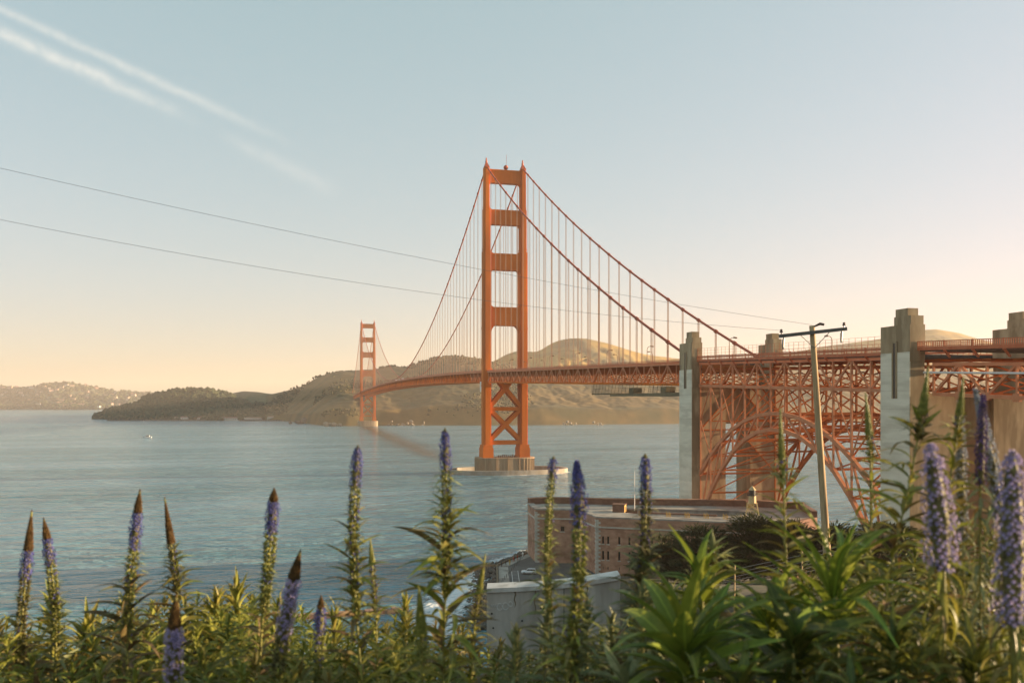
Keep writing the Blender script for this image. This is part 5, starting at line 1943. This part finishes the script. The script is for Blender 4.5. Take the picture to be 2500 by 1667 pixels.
# vehicles on the bridge deck
for k, (y, ln_, h, m, lab) in enumerate(((560, 12, 3.3, 'white_paint', 'white coach on the bridge roadway, leading of three white vehicles'), (600, 7, 2.8, 'white_paint', 'white van on the bridge roadway between two other white vehicles'), (640, 9, 3.2, 'white_paint', 'white truck on the bridge roadway, last of three white vehicles'))):
    e = tag(empty('road_vehicle', (-9, y, deck_z(y) + .27)), lab, 'vehicle', 'white vehicles on the bridge')
    z = deck_z(y) + .3
    obj('body', MB().box((-10.2, y - ln_ / 2, z + .5), (-7.8, y + ln_ / 2, z + h)), m, e)
    obj('window_band', MB().box((-10.25, y - ln_ / 2 + .4, z + h * .55), (-7.75, y + ln_ / 2 - .4, z + h * .8)), 'window_dark', e)
    for dy in (-ln_ * .32, ln_ * .32):
        for x in (-10.1, -7.9):
            obj('wheel', MB().tube([(x - .15, y + dy, z + .5), (x + .15, y + dy, z + .5)], .5, 10), 'tyre', e)

# ================================================================== FOREGROUND PLANTS
STALKS = [
    (3.8, -2.107, -0.47, -2.132, -0.948, 0.0248, 0.181, 0.115, 0.382, 0.363, 0.105, 'brown', 'blue', "echium stalk with long brown bud tip at the picture's left edge, taller of a pair"),
    (3.9, -2.11, -0.518, -2.074, -0.973, 0.0235, 0.098, 0.118, 0.353, 0.353, 0.098, 'brown', 'blue', 'echium stalk with short brown tip, shorter of the pair at the left edge'),
    (3.5, -1.503, -0.35, -1.533, -0.926, 0.0229, 0.097, 0.15, 0.352, 0.299, 0.132, 'brown', 'blue', 'brown-tipped echium stalk with ragged blue flowers, beside a slimmer budded stalk'),
    (3.9, -1.565, -0.424, -1.522, -0.934, 0.0196, 0.216, 0.0, 0.255, 0.255, 0.118, 'brown', 'blue', 'slim flowerless stalk with long brown-green bud cone beside a ragged blue one'),
    (2.9, -1.124, -0.643, -1.134, -0.986, 0.0292, 0.117, 0.19, 0.087, 0.292, 0.087, 'brown', 'violet', 'short thick echium with brown cone above pale violet flowers, low in front'),
    (3.5, -0.961, -0.345, -1.031, -0.908, 0.0264, 0.056, 0.132, 0.334, 0.387, 0.079, 'brown', 'blue', 'tall leaning echium with small brown point and bright blue band over open water'),
    (3.1, -0.757, -0.527, -0.82, -0.96, 0.0281, 0.109, 0.218, 0.125, 0.343, 0.078, 'brown', 'violet', 'leaning echium with orange-brown tip and violet flowers, shorter neighbour of the tall leaning one'),
    (3.4, -0.749, -0.757, -0.749, -1.087, 0.0222, 0.051, 0.103, 0.205, 0.205, 0.06, 'brown', 'blue', 'smallest brown-tipped blue echium spike, low among leaves'),
    (3.3, -0.587, -0.164, -0.577, -0.956, 0.0216, 0.013, 0.149, 0.498, 0.249, 0.108, 'blue', 'blue', 'tall blue-tipped echium stalk standing below the far bridge tower'),
    (3.6, -0.59, -0.563, -0.563, -0.898, 0.0145, 0.109, 0.0, 0.181, 0.145, 0.072, 'green', 'blue', 'thin green bud stalk close behind the blue-tipped stalk below the far tower'),
    (3.2, -0.248, -0.095, -0.254, -0.895, 0.0193, 0.016, 0.145, 0.45, 0.273, 0.153, 'blue', 'blue', 'tallest blue-tipped stalk with long drooping leaves, just left of the near tower pier'),
    (3.0, -0.323, -0.635, -0.333, -1.02, 0.0226, 0.181, 0.0, 0.09, 0.226, 0.06, 'green', 'blue', 'stout yellow-green bud cone low in front of the tall drooping-leaved stalk'),
    (3.4, -0.104, -0.592, -0.147, -0.951, 0.0137, 0.154, 0.0, 0.103, 0.171, 0.085, 'green', 'blue', 'thin green bud stalk in front of the sea-wall rocks'),
    (3.3, 0.159, -0.206, 0.153, -0.923, 0.0166, 0.013, 0.075, 0.498, 0.299, 0.1, 'blue', 'blue', 'slender stalk with short blue tip in front of the fender of the near tower'),
    (2.9, 0.217, -0.198, 0.181, -0.927, 0.0262, 0.0, 0.219, 0.467, 0.364, 0.087, 'blue', 'blue', 'thick blue-purple flower spike in front of the brick fort corner'),
    (3.2, 0.492, -0.19, 0.46, -0.927, 0.0209, 0.016, 0.121, 0.483, 0.29, 0.129, 'blue', 'blue', 'blue-tipped stalk standing before the fort windows, left of the pylon'),
    (3.0, 0.929, -0.017, 0.964, -0.416, 0.0136, 0.181, 0.0, 0.09, 0.196, 0.106, 'green', 'blue', 'green leafy stalk rising in front of the arch crown'),
    (3.2, 1.306, 0.038, 1.298, -0.364, 0.0145, 0.161, 0.0, 0.097, 0.177, 0.088, 'green', 'blue', 'green leafy stalk rising between the wooden pole and the second pylon'),
    (2.8, 1.346, 0.115, 1.23, -0.501, 0.0169, 0.155, 0.0, 0.084, 0.141, 0.127, 'green', 'blue', 'tallest green stalk leaning across the second pylon'),
    (2.8, 1.46, 0.083, 1.42, -0.276, 0.0141, 0.127, 0.0, 0.084, 0.155, 0.099, 'green', 'blue', 'green-tipped stalk just right of the second pylon'),
    (2.4, 1.16, -0.116, 1.178, -0.466, 0.0434, 0.0, 0.35, 0.0, 0.344, 0.084, 'violet', 'violet', 'fat lilac flower spike in front of the second pylon base'),
    (2.3, 1.329, -0.131, 1.309, -0.574, 0.0486, 0.0, 0.451, 0.0, 0.439, 0.093, 'violet', 'violet', 'fattest lilac flower spike at the right edge of the picture'),
    (2.9, 1.5, 0.006, 1.515, -0.475, 0.019, 0.0, 0.467, 0.0, 0.437, 0.073, 'grey', 'grey', 'grey-blue faded flower spike, left of the three close faded spikes'),
    (2.8, 1.498, 0.041, 1.529, -0.389, 0.0197, 0.0, 0.422, 0.0, 0.394, 0.07, 'grey', 'grey', 'grey-blue faded flower spike, middle and tallest of the three close faded spikes'),
    (2.7, 1.469, 0.022, 1.493, -0.307, 0.0149, 0.0, 0.285, 0.0, 0.271, 0.061, 'dark', 'dark', 'dark purple spike with bent tip, right of the three close faded spikes'),
    (3.3, 0.762, -0.483, 0.773, -0.823, 0.0149, 0.075, 0.0, 0.066, 0.066, 0.124, 'grey', 'grey', 'small grey-green leafy spire in front of the cypress trees'),
    (2.6, -1.43, -0.805, -1.427, -0.91, 0.0183, 0.091, 0.0, 0.0, 0.091, 0.065, 'brown', 'blue', 'brown bud tip just showing at the bottom left corner'),
]
ROSETTES = [
    (2.6, 0.522, -0.707, 0.315, 0.058, 28, 'leaf_broad', 0.75, 'big light green broad-leaved rosette below the cypress trees'),
    (3.2, 0.701, -0.661, 0.24, 0.0375, 22, 'leaf_broad', 0.6, 'upright yellow-green rosette in front of the cypress trees'),
    (2.7, 1.003, -0.578, 0.38, 0.0358, 28, 'leaf_broad', 0.5, 'tall dark green narrow-leaved rosette at the foot of the wooden pole'),
    (2.55, 0.838, -0.713, 0.25, 0.0529, 22, 'leaf_dark', 0.9, 'dark broad-leaved rosette between the light rosette and the narrow one'),
    (2.5, 1.105, -0.686, 0.176, 0.0251, 26, 'leaf_dark', 0.85, 'dark green rosette below the leaning green stalk'),
    (2.4, 1.278, -0.731, 0.169, 0.0265, 26, 'leaf_dark', 0.85, 'dark rosette at the foot of the two fat lilac spikes'),
    (2.4, 0.632, -0.786, 0.181, 0.0338, 22, 'leaf_dark', 0.95, 'dark rosette at the bottom edge below the light broad-leaved one'),
    (2.7, 0.358, -0.863, 0.163, 0.0271, 24, 'leaf_grey', 0.9, 'grey-green rosette at the foot of the blue-tipped stalk before the fort'),
    (2.3, 0.907, -0.77, 0.15, 0.0254, 22, 'leaf_dark', 0.9, 'dark rosette at the bottom edge under the narrow-leaved one'),
    (2.9, 1.449, -0.694, 0.16, 0.019, 26, 'leaf_dark', 0.8, 'fine-leaved dark rosette behind the fat lilac spikes'),
    (3.0, 0.888, -0.748, 0.235, 0.0457, 22, 'leaf_broad', 0.8, 'mid green rosette beside the wire fence'),
    (4.2, -2.061, -1.09, 0.169, 0.0232, 34, 'leaf', 0.7, 'yellow-green tuft nearest the pair of stalks at the left edge'),
    (4.6, -2.061, -1.113, 0.173, 0.0231, 34, 'leaf', 0.65, 'yellow-green tuft behind the ragged blue stalk'),
    (4.6, -1.575, -1.101, 0.173, 0.0231, 34, 'leaf', 0.6, 'yellow-green tuft between the slim stalk and the tall leaning one'),
    (4.8, -1.515, -1.081, 0.181, 0.0241, 34, 'leaf', 0.6, 'highest yellow-green tuft beside the tall leaning stalk'),
    (4.4, -0.898, -1.12, 0.155, 0.0221, 30, 'leaf', 0.7, 'small green tuft beside the smallest blue spike'),
    (3.5, 0.139, -0.882, 0.109, 0.0194, 30, 'leaf_grey', 0.7, 'whorled grey-green leafy shoot at the foot of the slender short-tipped stalk'),
    (3.2, 0.272, -0.766, 0.106, 0.0193, 32, 'leaf_grey', 0.7, 'whorled grey-green leafy shoot beside the thick blue-purple spike'),
    (3.4, 0.391, -0.882, 0.103, 0.0188, 30, 'leaf_grey', 0.7, 'low whorled grey-green shoot between the thick spike and the stalk before the fort'),
    (3.3, 0.015, -0.906, 0.096, 0.0182, 30, 'leaf_grey', 0.7, 'low whorled grey-green shoot in front of the retaining wall end'),
    (3.1, 0.466, -0.695, 0.109, 0.0187, 32, 'leaf_grey', 0.7, "tall whorled grey-green shoot at the light rosette's left side"),
    (2.9, 0.21, -0.84, 0.096, 0.019, 30, 'leaf_grey', 0.7, 'whorled shoot at the bottom edge under the thick blue-purple spike'),
    (4.0, -2.124, -0.917, 0.117, 0.0201, 32, 'leaf', 0.7, 'yellow-green whorled shoot between the left edge pair and its tuft'),
    (4.4, -1.186, -1.053, 0.133, 0.0221, 32, 'leaf', 0.7, 'yellow-green whorled shoot under the tall leaning stalk'),
    (4.1, -0.507, -0.981, 0.124, 0.0206, 32, 'leaf', 0.7, 'yellow-green whorled shoot behind the stout bud cone'),
]
CANOPY = [(-0.652, -0.247), (-0.591, -0.249), (-0.526, -0.267), (-0.491, -0.244), (-0.44, -0.232), (-0.38, -0.227), (-0.317, -0.214), (-0.29, -0.229), (-0.249, -0.237), (-0.209, -0.244), (-0.159, -0.252), (-0.109, -0.249), (-0.058, -0.252), (-0.033, -0.275), (0.012, -0.28), (0.077, -0.272), (0.128, -0.244), (0.163, -0.202), (0.213, -0.177), (0.253, -0.189), (0.273, -0.212), (0.309, -0.209), (0.329, -0.164), (0.364, -0.139), (0.439, -0.139), (0.515, -0.131), (0.591, -0.134), (0.656, -0.134)]

GA = 2.399963


def leaf_mesh(name, wr, droop, lift, m, fold=.25, n=7):
    """unit leaf along +X: lanceolate, folded along the midrib, arching up then drooping"""
    vs, fs = [], []
    for i in range(n + 1):
        t = i / n
        w = wr * .5 * (math.sin(math.pi * min(1, t ** .72)) ** .85) * (1 - .25 * t) + .006
        if i == n:
            w = .002
        x = t * (1 - .18 * abs(droop) * t)
        z = lift * math.sin(t * 1.9) * .5 - droop * t * t
        vs += [(x, -w, z + w * fold * 2), (x, 0, z), (x, w, z + w * fold * 2)]
    for i in range(n):
        o = i * 3
        fs += [(o, o + 1, o + 4, o + 3), (o + 1, o + 2, o + 5, o + 4)]
    mb = MB().add(vs, fs)
    return mb.mesh(name, m, True)


LEAVES = {}


def leaf_kind(m, wr):
    key = (m, round(wr, 2))
    if key not in LEAVES:
        LEAVES[key] = [leaf_mesh('leaf', wr, d, l, m) for d, l in ((.22, .30), (.42, .38), (.05, .18), (.65, .45))]
    return LEAVES[key]


def add_leaf(parent, pos, az, pitch, length, meshes, roll=0.0, rnd=random):
    o = bpy.data.objects.new('leaf', rnd.choice(meshes))
    o.location = pos
    o.rotation_euler = (Matrix.Rotation(az, 3, 'Z') @ Matrix.Rotation(-pitch, 3, 'Y') @ Matrix.Rotation(roll, 3, 'X')).to_euler()
    o.scale = (length,) * 3
    return put(o, parent)


def frame_of(axis):
    a = axis.cross(Vector((.3, 1, .1))).normalized()
    return a, axis.cross(a).normalized()


def floret(vs, fs, p, n, s, rnd):
    """a five petalled cup facing n"""
    a, b = frame_of(n)
    o = len(vs)
    vs.append(tuple(p))
    ph = rnd.random() * 6
    for k in range(5):
        t = ph + k * 1.2566
        vs.append(tuple(p + (a * math.cos(t - .5) + b * math.sin(t - .5)) * s * .75 + n * s * .55))
        vs.append(tuple(p + (a * math.cos(t) + b * math.sin(t)) * s * 1.15 + n * s * .8))
        vs.append(tuple(p + (a * math.cos(t + .5) + b * math.sin(t + .5)) * s * .75 + n * s * .55))
        q = o + 1 + k * 3
        fs.append((o, q, q + 1, q + 2))


def bud(vs, fs, p, n, s, ln):
    a, b = frame_of(n)
    o = len(vs)
    vs += [tuple(p), tuple(p + a * s + n * ln * .5), tuple(p + b * s + n * ln * .5), tuple(p - a * s + n * ln * .5), tuple(p - b * s + n * ln * .5), tuple(p + n * ln)]
    fs += [(o, o + 2, o + 1), (o, o + 3, o + 2), (o, o + 4, o + 3), (o, o + 1, o + 4), (o + 5, o + 1, o + 2), (o + 5, o + 2, o + 3), (o + 5, o + 3, o + 4), (o + 5, o + 4, o + 1)]


PETAL = {'blue': 'petal_blue', 'violet': 'petal_violet', 'grey': 'petal_grey', 'dark': 'petal_dark'}
for si, (d, tr_, tz, lr, lz, hw, lb, lf, ls, st, ll, tipk, flk, lab) in enumerate(STALKS):
    rnd = random.Random(100 + si)
    tip, low = L(tr_, d, tz), L(lr, d + rnd.uniform(-.06, .06), lz)
    ax = (tip - low).normalized()
    ground = L(lr, d, 0).z + bluff_z(lr, d)
    total = (tip - low).length + max(.2, (low.z - ground))
    bend = rnd.uniform(-.04, .04)
    side = ax.cross(FWD).normalized()

    def spine(s, tip=tip, low=low, ax=ax, side=side, bend=bend):
        seg = (tip - low).length
        p = tip - ax * min(s, seg)
        if s > seg:
            p = p - (ax * .4 + Vector((0, 0, .9))).normalized() * (s - seg)
        return p + side * bend * (math.sin(s * 3.4 + .3) - .2955)
    base = spine(total)
    e = tag(empty('echium_stalk', base), lab, 'flower stalk', 'flowering echium stalks in the foreground')
    n = 16
    obj('stem', MB().tube([spine(total * (1 - i / n) + .01) for i in range(n + 1)], [max(.0035, hw * (.30 - .12 * i / n)) for i in range(n + 1)], 7), 'stem', e, True)

    def env(s):
        """radius of the spike s metres below its tip"""
        full = lb + lf
        if flk == 'violet' and lb == 0:
            t = min(1, s / max(lf, .01))
            return hw * (min(1, (t / .10) ** .6) * .50 + .5 * min(1, t / .7) if t < .92 else 1.0 - (t - .92) * 2.5)
        t = s / max(.001, min(full, lb * 1.25 + .02) if lb > .03 else lf * .45)
        return hw * min(1, .06 + .94 * min(1, t) ** .72)
    if lb > .004:
        vs, fs = [], []
        cnt = int(lb * 1700 * max(.5, hw / .014)) + 24
        for k in range(cnt):
            s = lb * ((k + .5) / cnt) ** .8
            c = spine(s)
            r_ = env(s)
            a, b = frame_of(ax)
            th = k * GA
            nrm = ((a * math.cos(th) + b * math.sin(th)) * .75 + ax * (.66 + 1.6 * max(0, 1 - s / (.5 * lb)))).normalized()
            bud(vs, fs, c + (a * math.cos(th) + b * math.sin(th)) * r_ * .55, nrm, max(.0011, r_ * .20 * rnd.uniform(.8, 1.3)), max(.003, r_ * .62 * rnd.uniform(.7, 1.3)))
        mb = MB().add(vs, fs)
        mb.tube([spine(0), spine(lb * .3), spine(lb)], [.001, env(lb * .3) * .7, env(lb) * .75], 8)
        obj('bud_cone', mb, {'brown': 'bud_brown', 'green': 'bud_green', 'grey': 'leaf_grey', 'blue': 'bract'}.get(tipk, 'bud_green'), e)
    if lf > 0:
        vs, fs = [], []
        vb, fb_ = [], []
        fat = hw > .04
        size = .0066 if fat else .0062
        cnt = int(lf * 2 * math.pi * hw / (size * size * (5.2 if fat else 3.0)))
        for k in range(cnt):
            s = lb + lf * ((k + .5) / cnt)
            c = spine(s)
            r_ = env(s)
            a, b = frame_of(ax)
            th = k * GA
            t = (s - lb) / lf
            up = .5 - .5 * t
            nrm = ((a * math.cos(th) + b * math.sin(th)) + ax * (up + rnd.gauss(0, .2))).normalized()
            p = c + (a * math.cos(th) + b * math.sin(th)) * r_ * rnd.uniform(.62, 1.12)
            if rnd.random() < (.55 + .4 * (1 - t) if not fat else .72):
                floret(vs, fs, p, nrm, size * rnd.uniform(.7, 1.15), rnd)
            if rnd.random() < (.5 if fat else .25 + .5 * t):
                bud(vb, fb_, c + (a * math.cos(th + .5) + b * math.sin(th + .5)) * r_ * .62, nrm, .0022, .010)
        obj('flower_spike', MB().add(vs, fs), PETAL[flk], e)
        mb = MB().add(vb, fb_)
        mb.tube([spine(lb), spine(lb + lf * .12), spine(lb + lf * .6), spine(lb + lf)], [env(lb) * .5, env(lb + lf * .12) * .62, env(lb + lf * .6) * .66, env(lb + lf) * .5], 8)
        obj('spike_core', mb, 'bract', e)
    if ls > 0:
        vs, fs, v2, f2 = [], [], [], []
        s0 = lb + lf
        cnt = int(ls * 900)
        for k in range(cnt):
            s = s0 + ls * (k + .5) / cnt
            c = spine(s)
            t = (s - s0) / ls
            a, b = frame_of(ax)
            th = k * GA
            nrm = ((a * math.cos(th) + b * math.sin(th)) + ax * rnd.uniform(-.25, .5)).normalized()
            r_ = hw * (.78 - .35 * t) * rnd.uniform(.45, 1)
            bud(vs, fs, c + nrm * r_ * .6, nrm, hw * .19, hw * .80)
            if k % 2 == 0:
                o_ = len(vs)
                lf_ = ll * (.36 + .40 * t) * rnd.uniform(.7, 1.2)
                sd = nrm.cross(ax).normalized() * lf_ * .10
                q_ = c + nrm * hw * .3
                vs += [tuple(q_ - sd * .5), tuple(q_ + nrm * lf_ * .5 - sd + ax * lf_ * .10), tuple(q_ + nrm * lf_ - ax * lf_ * .05), tuple(q_ + nrm * lf_ * .5 + sd + ax * lf_ * .10)]
                fs += [(o_, o_ + 1, o_ + 2, o_ + 3)]
            if rnd.random() < (.20 if hw > .017 else .05) * (1.1 - t):
                floret(v2, f2, c + nrm * (hw * .9), nrm, .0058, rnd)
        obj('seed_head', MB().add(vs, fs), 'bud_green' if si % 3 else 'bract', e)
        if fs and f2:
            obj('late_floret', MB().add(v2, f2), PETAL[flk], e)
    # leaves up the stem
    lm = {'green': 'leaf', 'grey': 'leaf_grey', 'violet': 'leaf', 'dark': 'leaf_grey'}.get(tipk, ['leaf', 'leaf_grey', 'leaf_red'][si % 3])
    if tipk == 'blue':
        lm = 'leaf_grey' if si % 2 else 'leaf'
    kinds = leaf_kind(lm, .15)
    old = leaf_kind('leaf_red', .15)
    s = st
    k = rnd.randrange(40)
    end = min(total - .05, .95)
    while s < end:
        g = min(1, (s - st) / .22)
        ln_ = ll * (.5 + .85 * g) * rnd.uniform(.75, 1.3)
        fat_ = lb == 0 and lf > .25
        if fat_:
            ln_ = ll * rnd.uniform(1.0, 1.6)
        add_leaf(e, spine(s - (.03 if fat_ else 0)), k * GA + rnd.gauss(0, .15), R(rnd.uniform(-62, -18) if fat_ else rnd.uniform(2, 32) + 22 * (1 - g)), ln_, old if rnd.random() < .12 + .2 * min(1, s / .9) else kinds, rnd.gauss(0, .35), rnd)
        s += .0085 if fat_ else (.0085 if ll < .1 else .012)
        k += 1

for ri, (d, r_, z_, ll, lw, n, m, sp, lab) in enumerate(ROSETTES):
    rnd = random.Random(300 + ri)
    c = L(r_, d, z_)
    ground = L(r_, d, bluff_z(r_, d))
    e = tag(empty('leaf_rosette', ground), lab, 'plant', 'leafy echium rosettes in the foreground')
    obj('stem', MB().tube([ground, ground.lerp(c, .5) + RGT * rnd.uniform(-.04, .04), c], [.014, .012, .010], 7), 'stem', e, True)
    kinds = leaf_kind(m, lw / ll)
    old = leaf_kind('leaf_red', lw / ll)
    small = m == 'leaf' or 'whorled' in lab
    nn_ = n + 14 if not small else n * 3
    for k in range(nn_):
        t = k / (nn_ - 1)
        elev = R(82) * (1 - t ** .8) * (1.15 - sp * .55) + R(-12) * t
        elev = max(R(-35), min(R(86), elev + rnd.gauss(0, .12)))
        if k >= n and not small:
            elev = R(rnd.uniform(-35, 10))
        if small:
            elev = R(80 - 75 * min(1, t * 2.2)) + rnd.gauss(0, .15)
        pos = c - Vector((0, 0, 1)) * (ll * (3.2 if small else .75) * t + .01 * rnd.random())
        add_leaf(e, pos, k * GA + rnd.gauss(0, .15), elev, ll * (.55 + .5 * math.sin(math.pi * min(1, .25 + .65 * t))) * rnd.uniform(.8, 1.15), old if (t > .7 and rnd.random() < .3) else kinds, rnd.gauss(0, .35), rnd)


def undergrowth(name, b0, b1, m, label, leaf_len, wr, seed, rows):
    rnd = random.Random(seed)
    cb_ = [c[0] for c in CANOPY]
    ce_ = [c[1] for c in CANOPY]
    tmpl = []
    for droop, lift in ((.25, .35), (.5, .45), (.1, .2)):
        me = leaf_mesh('leaf_pattern', wr, droop, lift, m, n=4)
        tmpl.append((np.array([v.co[:] for v in me.vertices]), [tuple(p.vertices) for p in me.polygons]))
        bpy.data.meshes.remove(me)
    vs, fs = [], []
    cntv = 0
    for f_, drop0, drop1, step, lk in rows:
        b = b0
        while b < b1:
            top = np.interp(b, cb_, ce_) - rnd.uniform(drop0, drop1)
            ff = f_ * rnd.uniform(.92, 1.08)
            p = L(b * ff, ff, top * ff)
            nl = rnd.randrange(44, 70)
            tall = leaf_len * rnd.uniform(3.2, 5.0)
            tilt = Vector((rnd.gauss(0, .12), rnd.gauss(0, .12), 1)).normalized()
            for k in range(nl):
                t = (k + .5) / nl
                c = p - tilt * (tall * t)
                az = k * GA + rnd.gauss(0, .2)
                pitch = R(70 - 85 * min(1, t * 2.6)) + rnd.gauss(0, .18)
                M = (Matrix.Rotation(az, 3, 'Z') @ Matrix.Rotation(-pitch, 3, 'Y') @ Matrix.Rotation(rnd.gauss(0, .3), 3, 'X'))
                s = leaf_len * lk * (.45 + .75 * min(1, t * 3)) * rnd.uniform(.75, 1.2)
                tv, tf = tmpl[k % 3]
                w = tv @ (np.array(M).T * s) + np.array(c)
                vs.append(w)
                fs += [tuple(i + cntv for i in q) for q in tf]
                cntv += len(w)
            b += step / ff * rnd.uniform(.7, 1.3)
    me = bpy.data.meshes.new(name)
    me.from_pydata(np.concatenate(vs).tolist(), [], fs)
    me.materials.append(MATS[m])
    me.polygons.foreach_set('use_smooth', [True] * len(me.polygons))
    o = bpy.data.objects.new(name, me)
    put(o)
    tag(o, label, 'undergrowth', kind='stuff')


undergrowth('fine_undergrowth', -.66, .17, 'under_leaf', 'dense fine-leaved undergrowth between the flower stalks', .112, .18, 51,
            [(6.2, 0, .02, .11, 1.2), (5.6, -.01, .03, .11, 1.15), (5.0, .0, .04, .10, 1.15), (4.4, .0, .05, .095, 1.15), (3.9, .02, .07, .09, 1.1), (3.5, .03, .09, .09, 1.1), (3.1, .06, .12, .10, 1.1), (2.8, .09, .15, .11, 1.1)])
undergrowth('broad_undergrowth', .15, .66, 'leaf_dark', 'dense dark broad-leaved undergrowth below the lilac spikes', .125, .19, 52,
            [(5.6, 0, .03, .15, 1.0), (4.6, .0, .05, .14, 1.0), (3.8, .02, .08, .13, 1.0), (3.2, .05, .13, .12, 1.0), (2.7, .09, .16, .11, 1.0), (2.4, .12, .2, .12, 1.0)])


# ================================================================== HAZE
hz = MB().box((-14600, -3400, -4.5), (14600, 14600, 400))
hm = bpy.data.materials.new('haze')
hm.use_nodes = True
t = hm.node_tree
t.nodes.remove(t.nodes['Principled BSDF'])
pv = t.nodes.new('ShaderNodeVolumePrincipled')
pv.inputs['Color'].default_value = (0.90, 0.78, 0.70, 1)
pv.inputs['Density'].default_value = 0.000075
pv.inputs['Anisotropy'].default_value = 0.2
t.links.new(pv.outputs[0], t.nodes['Material Output'].inputs['Volume'])
me = bpy.data.meshes.new('haze')
me.from_pydata(hz.v, [], hz.f)
me.materials.append(hm)
o = bpy.data.objects.new('haze', me)
put(o)
tag(o, kind='stuff')
